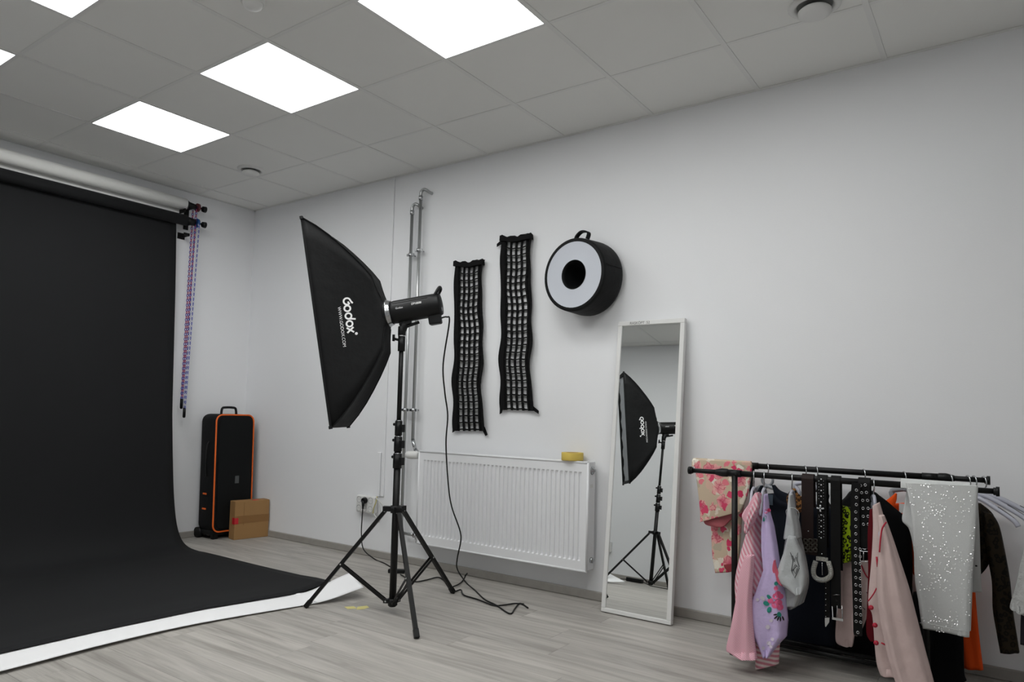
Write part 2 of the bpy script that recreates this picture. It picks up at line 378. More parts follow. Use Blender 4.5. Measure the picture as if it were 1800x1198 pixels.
# white sheet under the front edge of the black paper
def white_sheet():
    rows = [((2.265, -.775, .105), (2.455, -.845, .062)), ((2.235, -.85, .080), (2.43, -.92, .046)), ((2.20, -.94, .045), (2.40, -1.01, .026)), ((2.155, -1.03, .017), (2.365, -1.09, .012)),
            ((2.02, -1.10, .004), (2.342, -1.14, .008)), ((1.95, -1.55, .004), (2.222, -1.69, .012)), ((1.89, -2.0, .004), (2.205, -2.1, .016)), ((1.88, -2.4, .004), (2.225, -2.52, .016)),
            ((1.88, -2.9, .004), (2.23, -2.95, .016)), ((1.95, -3.10, .012), (2.25, -3.12, .016)), ((2.02, -3.26, .12), (2.33, -3.24, .03))]
    Lb = cr([r_[0] for r_ in rows], 5); Lf = cr([r_[1] for r_ in rows], 5); NV = 8; vs = []
    for p, q in zip(Lb, Lf):
        for k in range(NV+1):
            f = k/NV; v = p.lerp(q, f); v.z = p.z+(q.z-p.z)*(f**2 if q.z > p.z else f); vs.append(v)
    n = NV+1; fs = [(i*n+j, i*n+j+1, (i+1)*n+j+1, (i+1)*n+j) for i in range(len(Lb)-1) for j in range(NV)]
    ob = MB().add(vs, fs, True).build('white_sheet', WHITEPAPER, origin=(2.2, -2, 0))
    so = ob.modifiers.new('thickness', 'SOLIDIFY'); so.thickness = .003; so.offset = 0
    tag(ob, 'white backdrop sheet showing along the front edge of the black paper', 'backdrop sheet')
white_sheet()

# ------------------------------------------------------------------ suitcase and carton
def rrect(c, X, Y, hx_, hy, r, n=5):
    pts = []
    for sx, sy, a0 in ((1, 1, 0), (-1, 1, 90), (-1, -1, 180), (1, -1, 270)):
        for k in range(n+1):
            a = R(a0+90*k/n); pts.append(Vector(c)+Vector(X)*(sx*(hx_-r)+r*math.cos(a))+Vector(Y)*(sy*(hy-r)+r*math.sin(a)))
    return pts
def suitcase():
    t = thing('rolling_case', (.14, -.25, 0), 'tall black rolling equipment case with orange piping in the corner', 'case')
    lean = -.03
    Y = Vector((0, 1, 0)); Z = Vector((lean, 0, 1)).normalized(); X = Y.cross(Z)
    yc, zc, hw, hh = -.245, .53, .178, .475
    base = lambda x: Vector((x, yc, zc))+Vector((lean*0, 0, 0))
    rg = [rrect(base(x), Y, Z, hw-d_, hh-d_, .06) for x, d_ in ((.035, .02), (.05, .003), (.07, 0), (.225, 0), (.245, .004), (.255, .02))]
    MB().loft(rg).build('body', BLKFAB, t)
    pl = rrect(base(.257), Y, Z, hw-.028, hh-.03, .05); MB().loft([pl, [p+X*.006 for p in pl]]).build('front_panel', M('case_front', '#0D0F10', .7, bump=(50, .1), spec=.2), t)
    MB().tube(rrect(base(.25), Y, Z, hw-.006, hh-.006, .055, 8), .0065, 8, closed=True).build('piping', ORANGE, t)
    MB().tube(cr([base(.15)+Z*hh+Y*-.07-Z*.01, base(.15)+Z*(hh+.045)+Y*-.062, base(.15)+Z*(hh+.055)+Y*-.03, base(.15)+Z*(hh+.055)+Y*.03, base(.15)+Z*(hh+.045)+Y*.062, base(.15)+Z*hh+Y*.07-Z*.01], 5), .010, 8).build('top_handle', BLKPL, t)
    MB().obox(base(.2645)+Y*.02+Z*-.06, (Y, Z, X), (.018, .030, .0015)).build('logo_patch', M('patch', '#4C4F50', .6), t)
    side = yc-hw
    for z in (.36, .24): MB().obox((.14, side-.004, z), ((1, 0, 0), (0, 1, 0), (0, 0, 1)), (.022, .004, .006)).build('zip_pull', ORANGE, t)
    MB().tube(cr([(.16, side, .78), (.17, side-.02, .74), (.165, side-.02, .6), (.15, side, .5)], 6), .007, 6).build('side_strap', BLKPL, t)
    MB().tube(cr([(.16, yc+hw, .78), (.17, yc+hw+.02, .72), (.165, yc+hw+.02, .62), (.15, yc+hw, .55)], 6), .007, 6).build('side_strap', BLKPL, t)
    MB().box((.03, yc-hw+.01, .03), (.24, yc+hw-.01, .075)).build('bottom_plate', BLKPL, t, bevel=.01)
    for s in (-1, 1):
        MB().cyl((.052, yc+s*(hw-.035), .042), (.052, yc+s*(hw+.004), .042), .042, n=20).build('wheel', BLKPL, t)
        MB().box((.2, yc+s*(hw-.05)-.02, 0), (.235, yc+s*(hw-.05)+.02, .035)).build('foot', BLKPL, t)
suitcase()
def carton():
    o = Vector((.375, -.30, 0)); t = thing('cardboard_box', o, 'brown cardboard parcel box standing in front of the black case', 'box')
    e1 = Vector((.05, .285, 0)); L = e1.length; e1.normalize(); e2 = Vector((-e1.y, e1.x, 0)); Z = Vector((0, 0, 1)); Dp, Ht = .10, .305
    c = o+e1*L/2+e2*Dp/2
    MB().obox(c+Z*Ht/2, (e1, e2, Z), (L/2, Dp/2, Ht/2)).build('body', CARD, t, bevel=.004)
    MB().obox(c+Z*(Ht*.52)-e2*(Dp/2+.0008), (e1, Z, e2), (L/2, .030, .0006)).build('tape_strip', CARDT, t)
    MB().obox(c+Z*(Ht+.0006), (e1, e2, Z), (L/2, .002, .0005)).build('lid_seam', CARDT, t)
    MB().obox(c+Z*(Ht*.49)-e1*(L/2+.001)-e2*.03, (e2, Z, e1), (.022, .026, .001)).build('label_sticker', REDT, t)
    MB().obox(c+Z*(Ht*.49)-e1*(L/2-.014)-e2*(Dp/2+.0015), (e1, Z, e2), (.016, .024, .001)).build('label_sticker', REDT, t)
    MB().obox(c+Z*(Ht+.001)+e1*.03-e2*.03, (e1, e2, Z), (.024, .014, .001)).build('label_sticker', REDT, t)
    MB().obox(c+Z*(Ht*.66)-e2*(Dp/2+.001)-e1*(L/2-.075), (e1, Z, e2), (.0012, Ht*.3, .0008)).build('flap_edge', CARDT, t)
carton()

# ------------------------------------------------------------------ radiator, pipes
def radiator():
    x0, x1, z0, z1 = 2.178, 3.488, .178, .796; yf, yb = -.115, -.035
    t = thing('radiator', ((x0+x1)/2, yb, z0), 'white panel radiator on the wall between the pipes and the mirror', 'radiator')
    # ribbed front sheet
    nr_ = 39; m = .035; pitch = (x1-x0-2*m)/nr_; X = [x0, x0+.006]
    sh = [0, 0]
    for i in range(nr_):
        b = x0+m+i*pitch
        for f_, h in ((0, 0), (.18, 0), (.30, 1), (.70, 1), (.82, 0)): X.append(b+f_*pitch); sh.append(h)
    X += [x1-.006, x1]; sh += [0, 0]
    Zs = [(z0, 0), (z0+.055, 0), (z0+.062, .7), (z0+.075, 1), (z1-.075, 1), (z1-.062, .7), (z1-.055, 0), (z1, 0)]
    vs = [Vector((x, yf+.011*h*k, z)) for z, k in Zs for x, h in zip(X, sh)]; n = len(X)
    fs = [(i*n+j, i*n+j+1, (i+1)*n+j+1, (i+1)*n+j) for i in range(len(Zs)-1) for j in range(n-1)]
    MB().add(vs, fs).build('front_panel', RADW, t)
    fr = MB(); r = .007
    for a, b in (((x0, z0), (x1, z0)), ((x1, z0), (x1, z1)), ((x1, z1), (x0, z1)), ((x0, z1), (x0, z0))):
        fr.cyl((a[0], yf+.002, a[1]), (b[0], yf+.002, b[1]), r, n=8)
    fr.build('edge_frame', RADW, t)
    MB().box((x0-.004, yf+.010, z0+.01), (x0, yb, z1+.004)).build('side_cover', RADW, t)
    sc_ = MB().box((x1, yf+.008, z0+.006), (x1+.005, yb, z1+.004)).build('side_cover', RADW, t, bevel=.002, seg=1)
    MB().box((x0, yb-.006, z0), (x1, yb, z1-.01)).build('back_panel', RADW, t)
    g = MB().box((x0, yf+.006, z1-.002), (x1, yf+.014, z1+.006)).box((x0, yb-.008, z1-.002), (x1, yb, z1+.006))
    k = int((x1-x0)/.012)
    for i in range(k): g.box((x0+i*.012, yf+.014, z1-.004), (x0+i*.012+.005, yb-.008, z1+.002))
    go = g.build('top_grille', RADW, t)
    MB().lathe((x1+.005, -.07, z1-.045), (1, 0, 0), [(0, .024), (.003, .024), (.003, .012), (.016, .010), (.018, .001)], cap0=True).build('vent_plug', CHROME, t)
    MB().lathe((x1+.0055, -.073, z1-.052), (1, 0, 0), [(0, .019), (.001, .019)], cap1=True).build('plug_opening', DARKHOLE, t)
    MB().lathe((x1+.005, -.07, z0+.06), (1, 0, 0), [(0, .017), (.012, .015), (.014, .001)], cap0=True).build('blanking_plug', CHROME, t)
    MB().box((x1+.005, -.095, z1-.145), (x1+.0056, -.062, z1-.125)).build('maker_sticker', WPL, t)
    for x in (x0+.25, x1-.25): MB().box((x-.015, yb, .3), (x+.015, 0, .7)).build('bracket', RADW, t)
    tp = thing('tape_roll', W(1009, 806, .07)-Vector((0, 0, .0)), 'roll of yellow masking tape lying on the radiator', 'tape roll')
    o = Vector((3.362, -.078, z1+.0065)); tp.location = o; WO[tp.name] = o
    MB().lathe(o, (0, 0, 1), [(0, .040), (0, .064), (.003, .065), (.042, .065), (.045, .064), (.045, .040), (0, .040)], 40).build('tape', MASKT, tp)
    MB().lathe(o, (0, 0, 1), [(.001, .040), (.001, .037), (.044, .037), (.044, .040)], 40).build('core', CARD, tp)
radiator()
def pipes():
    for x, zt, zb, lb, xo in ((2.052, 2.655, .86, 'taller steel heating pipe ending at the radiator thermostat', .06), (1.972, 2.56, .215, 'shorter steel heating pipe running down to the lower radiator valve', .05)):
        t = thing('heating_pipe', (x, -.05, zb), lb, 'pipe', 'steel heating pipes on the wall')
        MB().cyl((x, -.05, zb), (x, -.05, zt-.05), .0115, n=14).build('pipe', STEEL, t)
        bend = [(x, -.05, zt-.06)]+[(x+.028-.028*math.cos(R(a)), -.05, zt-.03+.028*math.sin(R(a))) for a in (0, 30, 60, 90, 115)]+[(x+.052, -.045, zt-.012), (x+xo, -.02, zt-.022), (x+xo, 0, zt-.022)]
        MB().tube(cr(bend, 3), .0115, 10).build('bend', STEEL, t)
        MB().cyl((x, -.05, zt-.075), (x, -.05, zt-.045), .0155, n=14).build('coupling', CHROME, t)
        for z in (2.215 if x > 2 else 2.19, 1.075):
            c = MB().cyl((x, -.05, z-.012), (x, -.05, z+.012), .0175, n=14).cyl((x, -.04, z), (x, 0, z), .005, n=8)
            c.box((x-.034, -.056, z-.008), (x-.014, -.044, z+.008)).box((x+.014, -.056, z-.008), (x+.03, -.044, z+.008))
            c.build('pipe_clamp', CHROME, t)
    v = thing('thermostat_valve', (2.10, -.055, .74), 'white radiator thermostat head on the chrome valve', 'valve')
    MB().cyl((2.052, -.05, .87), (2.085, -.055, .80), .013, n=12).cyl((2.085, -.055, .80), (2.13, -.06, .765), .014, n=12).cyl((2.12, -.06, .765), (2.18, -.065, .765), .013, n=12).build('valve_body', CHROME, v)
    MB().lathe((2.145, -.085, .765), (-1, -.25, 0), [(0, .020), (.012, .027), (.05, .029), (.085, .026), (.098, .018), (.10, .001)], 20, cap0=True).build('head', WPL, v)
    l = thing('lockshield_valve', (2.1, -.055, .2), 'chrome return valve at the lower corner of the radiator', 'valve')
    MB().cyl((1.972, -.05, .215), (2.15, -.06, .215), .011, n=12).build('elbow_pipe', STEEL, l)
    MB().cyl((2.10, -.06, .215), (2.135, -.06, .215), .018, n=8).cyl((2.13, -.06, .19), (2.13, -.06, .245), .014, n=12).cyl((2.13, -.06, .215), (2.182, -.065, .215), .012, n=12).build('valve_body', CHROME, l)
pipes()

# ------------------------------------------------------------------ mirror leaning on the wall
LEAN = R(5.75); MY = -.2
def mirror():
    Z = Vector((0, math.sin(LEAN), math.cos(LEAN))); X = Vector((1, 0, 0)); Nn = Vector((0, -math.cos(LEAN), math.sin(LEAN)))
    x0, x1, L = 3.632, 4.036, 1.622; o = Vector((0, MY, 0)); th = .032; bw = .026
    t = thing('leaning_mirror', ((x0+x1)/2, MY+.02, 0), 'tall narrow mirror in a white frame leaning against the wall', 'mirror')
    def bar(a, b, c, d_): # x range, z range
        return MB().obox(o+X*(a+b)/2+Z*(c+d_)/2-Nn*(th/2-.006), (X, Z, Nn), ((b-a)/2, (d_-c)/2, th/2))
    bar(x0, x1, .004, bw).build('frame_rail', WPL, t, bevel=.003); bar(x0, x1, L-bw, L).build('frame_rail', WPL, t, bevel=.003)
    bar(x0, x0+bw, bw, L-bw).build('frame_stile', WPL, t, bevel=.003); bar(x1-bw, x1, bw, L-bw).build('frame_stile', WPL, t, bevel=.003)
    MB().obox(o+X*(x0+x1)/2+Z*L/2-Nn*.003, (X, Z, Nn), ((x1-x0)/2-bw+.002, L/2-bw+.002, .003)).build('glass', MIRROR, t)
    MB().obox(o+X*(x0+x1)/2+Z*L/2-Nn*.014, (X, Z, Nn), ((x1-x0)/2-bw+.004, L/2-bw+.004, .003)).build('backing', CARD, t)
    text('RASKÖPT  52', .021, o+X*(x0+.075)+Z*(L-.021)+Nn*.0068, X, Z, INK, t, 'handwriting')
def text(s, size, at, X, Y, mat, parent, name, align='LEFT', project=None, off=.0, extr=0, space=1.0):
    cu = bpy.data.curves.new('txt', 'FONT'); cu.body = s; cu.size = size; cu.align_x = align; cu.space_character = space
    ob = bpy.data.objects.new('txt', cu); col.objects.link(ob)
    dg = bpy.context.evaluated_depsgraph_get(); me = bpy.data.meshes.new_from_object(ob.evaluated_get(dg)); bpy.data.objects.remove(ob)
    vs = [v.co.copy() for v in me.vertices]; fs = [tuple(p.vertices) for p in me.polygons]
    return flat_print([(v.x, v.y) for v in vs], fs, at, X, Y, mat, parent, name, project)
def flat_print(vs, fs, at, X, Y, mat, parent, name, project=None):
    at = Vector(at); X = Vector(X).normalized(); Y = Vector(Y).normalized(); Nn = X.cross(Y)
    out = []
    for x, y in vs:
        p = at+X*x+Y*y
        if project:
            h = project.ray_cast(p+Nn*.25, -Nn)
            if h[0] is not None: p = h[0]+Nn*.0016
        out.append(p)
    return MB().add(out, fs).build(name, mat, parent)
mirror()

# ------------------------------------------------------------------ wall grids and ring softbox
def honeycomb(name, label, TL, TR, BL, BR, seed, tabs):
    random.seed(seed)
    c = (TL+TR+BL+BR)/4; t = thing(name, (c.x, -.005, BL.z), label, 'softbox grid', 'strip softbox grids hung on the wall')
    ph = random.random()*6
    def S(u, v):   # u across 0..1, v down 0..1
        p = (TL*(1-u)+TR*u)*(1-v)+(BL*(1-u)+BR*u)*v
        wob = .006*math.sin(v*13+ph)+.004*math.sin(v*29+ph*2)
        return Vector((p.x+wob*(1 if u > .3 else .6), -.006-.008*(.5+.5*math.sin(v*9+ph)), p.z+.006*math.sin(u*7+ph)*(1-v)))
    nc, nrow = 4, 24; u0, u1 = .16, .84; dpt = .014
    for k in range(nc+1):
        u = u0+(u1-u0)*k/nc
        pts = [S(u, i/36) for i in range(37)]
        rg = [[p+Vector((-.005, 0, 0)), p+Vector((.005, 0, 0)), p+Vector((.007, -dpt, 0)), p+Vector((-.006, -dpt, 0))] for p in pts]
        MB().loft(rg, smooth=False).build('grid_strip', GRIDFAB, t)
    for r_ in range(nrow+1):
        v = .012+.976*r_/nrow; sag = .004*random.random()
        rg = []
        for k in range(13):
            u = u0+(u1-u0)*k/12; p = S(u, v)-Vector((0, 0, sag*math.sin(math.pi*(k % 3)/3)+.002*math.sin(u*20+r_)))
            rg.append([p+Vector((0, 0, .003)), p+Vector((0, 0, -.003)), p+Vector((0, -dpt*.94, -.007)), p+Vector((0, -dpt*.94, .001))])
        MB().loft(rg, smooth=False).build('cross_strip', GRIDFAB, t)
    for ua, ub in ((0, u0), (u1, 1)):
        rg = []
        for i in range(49):
            v = i/48; a, b = S(ua, v), S(ub, v)
            if ua == 0: a.x += .006*math.sin(v*23+ph); a.y -= .012
            else: b.x += .006*math.sin(v*19+ph*1.7); b.y -= .010
            rg.append([a+Vector((0, .0012, 0)), b+Vector((0, -.012, 0)), b+Vector((0, -.020, 0)), a+Vector((0, -.0025, 0))])
        MB().loft(rg, smooth=False).build('edge_flap', GRIDFAB, t)
    rg = []
    for k in range(13):
        p = S(k/12, 0); rg.append([p+Vector((0, 0, -.02)), p+Vector((0, -.004, .018+.008*math.sin(k*1.3+seed))), p+Vector((0, -.030, .014+.006*math.sin(k*1.7))), p+Vector((0, -.032, -.02))])
    MB().loft(rg, smooth=False).build('top_band', GRIDFAB, t)
    for u, v, du, dv in tabs:
        a = S(u, v); e = Vector((du, -.01, dv)); s_ = Vector((.012, 0, .006)) if abs(dv) > abs(du) else Vector((0, 0, .014))
        MB().loft([[a-s_+Vector((0, -.01, 0)), a+s_+Vector((0, -.01, 0)), a+s_+Vector((0, -.014, 0)), a-s_+Vector((0, -.014, 0))],
                   [a+e-s_*.7, a+e+s_*.7, a+e+s_*.7+Vector((0, -.004, 0)), a+e-s_*.7+Vector((0, -.004, 0))]], smooth=False).build('velcro_tab', GRIDFAB, t)
honeycomb('softbox_grid', 'black honeycomb fabric grid on the wall, the lower left one nearer the pipes', W(803, 466), W(853, 463), W(799, 757), W(854, 757), 3, [(.03, .98, -.005, -.03), (.95, .98, .03, -.05), (.95, .01, .015, .02), (.1, .0, -.01, .01)])
honeycomb('softbox_grid', 'black honeycomb fabric grid on the wall, the higher right one beside the ring softbox', W(884, 422), W(938, 418), W(882, 720), W(940, 722), 8, [(.03, .02, -.04, -.02), (.03, .99, -.005, -.035), (.95, .98, .05, -.03)])
def ring_softbox():
    ax = Vector((-.10, -1, .0)).normalized(); up = Vector((0, 0, 1)); sd = ax.cross(up)
    c = Vector((3.435, -.012, 1.885)); D_ = .185
    t = thing('ring_softbox', c, 'round black ring softbox with grey face and central hole on the wall', 'ring softbox')
    MB().lathe(c, ax, [(0, .05), (.0, .215), (.006, .222), (.03, .224), (D_-.015, .217), (D_, .215), (D_+.004, .209), (D_+.002, .194)], 56).build('shell', SBFAB, t)
    MB().lathe(c, ax, [(D_+.0015, .1945), (D_-.004, .15), (D_, .086)], 56).build('face', DISC, t)
    MB().lathe(c, ax, [(D_+.001, .087), (D_+.001, .083), (D_-.03, .080), (.012, .052), (.004, .050)], 40).build('hole_lining', SBFAB, t)
    el = MB()
    for a in range(0, 180, 36):
        d1 = (sd*math.cos(R(a))+up*math.sin(R(a)))*.052; d2 = (sd*math.cos(R(a+110))+up*math.sin(R(a+110)))*.052
        el.tube([c+ax*.012+d1, c+ax*.012+d2], .0012, 5)
    el.build('elastic_cords', BLKPL, t)
    b = c+ax*(D_*.55)+up*.218-sd*(-.005)
    lp = cr([b+sd*.045, b+sd*.035+up*.03, b+sd*.005+up*.052, b-sd*.03+up*.05, b-sd*.05+up*.035, b-sd*.04+up*.004], 5)
    MB().ribbon(lp, ax, .030, .009, None).build('hanging_loop', BLKFAB, t)
    MB().tube([c+ax*k+(sd*-1*math.cos(R(10))+up*math.sin(R(10)))*.2245 for k in (.02, .08, .15, D_-.004)], .002, 5).build('seam', BLKFAB, t)
ring_softbox()

# ------------------------------------------------------------------ studio lights
def strokes(polys, wdt):    # ribbons of constant width with mitred sides, as flat faces
    vs, fs = [], []
    for pl, closed in polys:
        n = len(pl); o = len(vs); P2 = [Vector((*p, 0)) for p in pl]
        for i, p in enumerate(P2):
            a = P2[i-1] if (i or closed) else p; b = P2[(i+1) % n] if (i < n-1 or closed) else p
            tt = (b-a).normalized(); nn = Vector((-tt.y, tt.x, 0))*wdt/2
            vs += [(p+nn)[:2], (p-nn)[:2]]
        for i in range(n if closed else n-1):
            k = (i+1) % n; fs.append((o+2*i, o+2*i+1, o+2*k+1, o+2*k))
    return vs, fs
def arc(cx, cy, r, a0, a1, n=18): return [(cx+r*math.cos(R(a0+(a1-a0)*k/n)), cy+r*math.sin(R(a0+(a1-a0)*k/n))) for k in range(n+1)]
def logo(s):     # lettering with a round spiral G, x-height .66
    r = .29; P_ = [(arc(.36, .36, .36, 75, 330, 20)+[(.62, .30), (.40, .30)], False)]
    P_ = [([(.62, .92), (.45, .80)]+arc(.36, .40, .33, 110, 395, 22)+[(.40, .46)], False)]
    x = .98+.0; P_.append((arc(x+.1, .33, r, 0, 345, 22), True))
    x2 = 1.86; P_.append((arc(x2, .33, r, 0, 345, 22), True)); P_.append(([(x2+.29, .20), (x2+.32, .6), (x2+.40, .98)], False))
    x3 = 2.66; P_.append((arc(x3, .33, r, 0, 345, 22), True))
    P_ += [([(3.04, .66), (3.56, .0)], False), ([(3.56, .66), (3.04, .0)], False)]
    P_.append((arc(3.74, .86, .06, 0, 330, 10), True))
    vs, fs = strokes(P_, .17)
    return [(a*s, b*s) for a, b in vs], fs

def light_set(S, nh, zaxis, tilt, feet0, names, scale=1.0):
    S = Vector((S[0], S[1], 0)); up = Vector((0, 0, 1)); nh = Vector((*nh, 0)).normalized()
    n = (nh*math.cos(tilt)-up*math.sin(tilt)).normalized(); L = (nh*math.sin(tilt)+up*math.cos(tilt)).normalized(); Wd = n.cross(L).normalized()   # Wd horizontal
    A = S+up*zaxis                                      # where the flash axis crosses the pole
    # ---- stand
    t = thing('light_stand', S, names[0], 'light stand', 'light stands')
    zc, zh = .545, .062
    MB().cyl(S+up*.035, S+up*.85, .0185, n=20).build('lower_tube', BLKM, t)
    MB().cyl(S+up*.85, S+up*1.02, .0155, n=20).build('middle_tube', BLKM, t)
    MB().cyl(S+up*1.0, S+up*(zaxis-.17), .0125, n=20).build('upper_tube', BLKM, t)
    for z, r, h in ((.80, .024, .055), (.89, .022, .055), (.975, .020, .055)):
        k = MB().cyl(S+up*(z-h*.7), S+up*(z+h*.7), r, n=20)
        k.box(S+Vector((.0, -.012, z-.02)), S+Vector((r+.016, .012, z+.02))); co = k.build('collar', BLKPL, t)
        MB().cyl(S+Vector((-r, 0, z+.02)), S+Vector((-r-.016, 0, z+.02)), .008, n=10).build('lock_knob', BLKPL, co)
        MB().cyl(S+up*(z+h*.7), S+up*(z+h*.7+.004), r*.86, n=20).build('chrome_band', CHROME, co)
    MB().cyl(S+up*(zc-.02), S+up*(zc+.018), .028, n=20).build('spider', BLKPL, t)
    MB().cyl(S+up*(zh-.022), S+up*(zh+.015), .024, n=20).build('hub', BLKPL, t)
    for a, rad_ in feet0:
        e = Vector((math.cos(R(a)), math.sin(R(a)), 0)); q = up.cross(e)
        top = S+e*.058+up*(zc-.012); foot = S+e*rad_+up*.012
        sp = MB().obox(S+e*.042+up*zc, (e, q, up), (.026, .015, .013)).build('spider_lug', BLKPL, t)
        dr = (foot-top).normalized(); nn = q.cross(dr)
        lg = MB(); 
        for s_ in (-1, 1): lg.obox((top+foot)/2+q*s_*.0085, (dr, q, nn), ((foot-top).length/2, .0018, .0095))
        lg.obox((top+foot)/2+nn*-.0075, (dr, q, nn), ((foot-top).length/2, .0095, .0018)).obox((top+foot)/2+nn*.0075, (dr, q, nn), ((foot-top).length/2, .0095, .0018))
        lo = lg.build('leg', BLKM, t)
        MB().obox(foot-dr*.012, (dr, q, nn), (.022, .0125, .0125)).build('rubber_foot', BLKPL, lo, bevel=.003)
        mid = top+(foot-top)*.56; low = S+e*.036+up*(zh)
        MB().obox(S+e*.03+up*zh, (e, q, up), (.018, .013, .010)).build('hub_lug', BLKPL, t)
        bd = (low-mid).normalized(); bn = q.cross(bd); br = MB()
        for s_ in (-1, 1): br.obox((mid+low)/2+q*s_*.0105, (bd, q, bn), ((mid-low).length/2, .0014, .0075))
        bo = br.build('brace', BLKM, t)
        rv = MB()
        for p in (mid, low, top): rv.cyl(p-q*.0135, p+q*.0135, .0045, n=10)
        rv.build('rivets', CHROME, lo)
    zt = zaxis-.17
    MB().cyl(S+up*(zt-.05), S+up*(zt+.03), .0195, n=20).build('top_collar', BLKPL, t)
    MB().cyl(S+up*(zt+.03), S+up*(zt+.036), .020, n=20).build('chrome_band', CHROME, t)
    MB().cyl(S+up*(zt+.01)+nh*.012, S+up*(zt+.018)+nh*.045, .007, n=10).obox(S+up*(zt+.022)+nh*.045, (nh, up, nh.cross(up)), (.006, .018, .006)).build('lock_knob', BLKPL, t)
    # ---- flash head
    Rb = .063; back = A-n*.205; frontp = A+n*.060
    h = thing('flash_head', A-up*.16, names[1], 'studio flash', 'studio flash heads')
    prof = [(0, .055), (.004, .061), (.02, Rb), (.23, Rb), (.262, Rb*.98), (.275, Rb*.90), (.278, .001)]
    body = MB().lathe(frontp, -n, prof, 40, cap0=True).build('housing', BLKPL, h)
    MB().lathe(frontp+n*.002, n, [(-.004, .066), (0, .068), (.012, .072), (.016, .075), (.020, .075)], 40, cap0=True, cap1=True).build('mount_ring', CHROME, h)
    # grooves and side strip
    for sgn in (1, -1):
        pts = [frontp-n*k+L*(Rb*math.sin(R(38)))+Wd*sgn*(Rb*math.cos(R(38))+.0006) for k in (.02, .08, .15, .215)]
        MB().tube(pts, .0018, 5).build('side_groove', DARKHOLE, h)
    b0 = back+L*.045
    MB().tube(cr([b0+Wd*-.032+n*.015, b0+L*.035+Wd*-.03-n*.012, b0+L*.045-n*.018+Wd*-.012, b0+L*.045-n*.018+Wd*.012, b0+L*.035+Wd*.03-n*.012, b0+Wd*.032+n*.015], 4), .0085, 8).build('carry_handle', BLKPL, h)
    MB().obox(back+n*.035-L*(Rb+.012), (n, Wd, L), (.034, .026, .030)).build('power_inlet', BLKPL, h, bevel=.008)
    MB().obox(back-n*.001+L*.012, (Wd, L, n), (.030, .020, .004)).build('display', M('flash_display_%d' % len(MATS), '#5C6268', .25), h, bevel=.002)
    MB().cyl(back+L*-.026-n*.0, back+L*-.026-n*.012, .013, n=20).build('dial', GREYPL, h)
    yk = S+up*(zaxis-.075)
    MB().obox(A-L*(Rb+.006)+n*-.005, (n, Wd, L), (.032, .018, .010)).cyl(A-L*(Rb+.008), S+up*(zaxis-.12), .024, .018, n=16).cyl(S+up*(zaxis-.135), S+up*(zaxis-.085), .0215, n=16).build('tilt_bracket', BLKPL, h, bevel=.002, seg=1)
    MB().tube([S+up*(zaxis-.095), S+up*(zaxis-.088)-n*.03, S+up*(zaxis-.078)-n*.095], [.010, .009, .008], 10).build('tilt_lever', BLKPL, h)
    bv = BVHTree.FromPolygons([v.co+WO[body.name] for v in body.data.vertices], [tuple(p.vertices) for p in body.data.polygons])
    for sgn in (1, -1):   # print on both flanks
        q = Wd*sgn; Xt = q.cross(L)*-1
        if Xt.dot(n) > 0: left = frontp-n*.20
        else: left = frontp-n*.03
        Xt = L.cross(q)
        st = (frontp-n*.037) if Xt.dot(n) < 0 else (frontp-n*.090)
        text('Godox', .0145, st+q*Rb+L*.004, Xt, L, PRINT, h, 'lettering', project=bv)
        st = (frontp-n*.125) if Xt.dot(n) < 0 else (frontp-n*.205)
        text('DP1000III', .0165, st+q*Rb+L*.012, Xt, L, PRINT, h, 'lettering', project=bv, space=.85)
    # ---- softbox
    rc = frontp+n*.020; dep_ = .352*scale; hl, hw = .567*scale, .142*scale
    s = thing('softbox', rc, names[2], 'softbox', 'strip softboxes')
    gt = [(0, 0), (.04, .13), (.12, .27), (.22, .385), (.35, .515), (.5, .65), (.65, .775), (.82, .895), (1, 1)]
    rings = []; K = 10
    def sec(sv, g):
        l = .070+(hl-.070)*g; w_ = .066+(hw-.066)*(sv**.8)
        rr = .070*(1-min(1, sv*5)) ; ring = []
        cs = [(1, 1), (-1, 1), (-1, -1), (1, -1)]
        for ci in range(4):
            (a0, b0_), (a1, b1_) = cs[ci], cs[(ci+1) % 4]
            for k in range(K):
                f = k/K; a, b = a0+(a1-a0)*f, b0_+(b1_-b0_)*f
                sag = math.sin(math.pi*f)*math.sin(math.pi*min(1, sv*1.05))*.022
                x_, y_ = a*l, b*w_
                if ci % 2 == 0: y_ -= b*sag*.9
                else: x_ -= a*sag*1.2
                if sv < .12:      # ring end is round
                    q_ = 1-sv/.12; an = math.atan2(b, a); x_ = x_*(1-q_)+.070*math.cos(an)*q_; y_ = y_*(1-q_)+.070*math.sin(an)*q_
                ring.append(rc+n*(dep_*sv)+L*x_+Wd*y_)
        return ring
    gts = []
    for i in range(len(gt)-1):
        for k in range(3): f = k/3; gts.append((gt[i][0]+(gt[i+1][0]-gt[i][0])*f, gt[i][1]+(gt[i+1][1]-gt[i][1])*f))
    gts.append(gt[-1])
    rings = [sec(*g) for g in gts]
    shell = MB().loft(rings, cap0=False, cap1=False); sh = shell.build('fabric_shell', SBFAB, s)
    so = sh.modifiers.new('thickness', 'SOLIDIFY'); so.thickness = .003; so.offset = -1
    fc = rc+n*dep_
    def rect(a, b, k): return [fc+n*k+L*a+Wd*b, fc+n*k-L*a+Wd*b, fc+n*k-L*a-Wd*b, fc+n*k+L*a-Wd*b]
    MB().loft([rect(hl, hw, 0), rect(hl+.003, hw+.003, .012), rect(hl-.004, hw-.004, .014), rect(hl-.028, hw-.024, .006), rect(hl-.030, hw-.026, -.01)], cap0=False, cap1=False, smooth=False).build('front_rim', SBFAB, s)
    NX, NY = 24, 6; vs = []
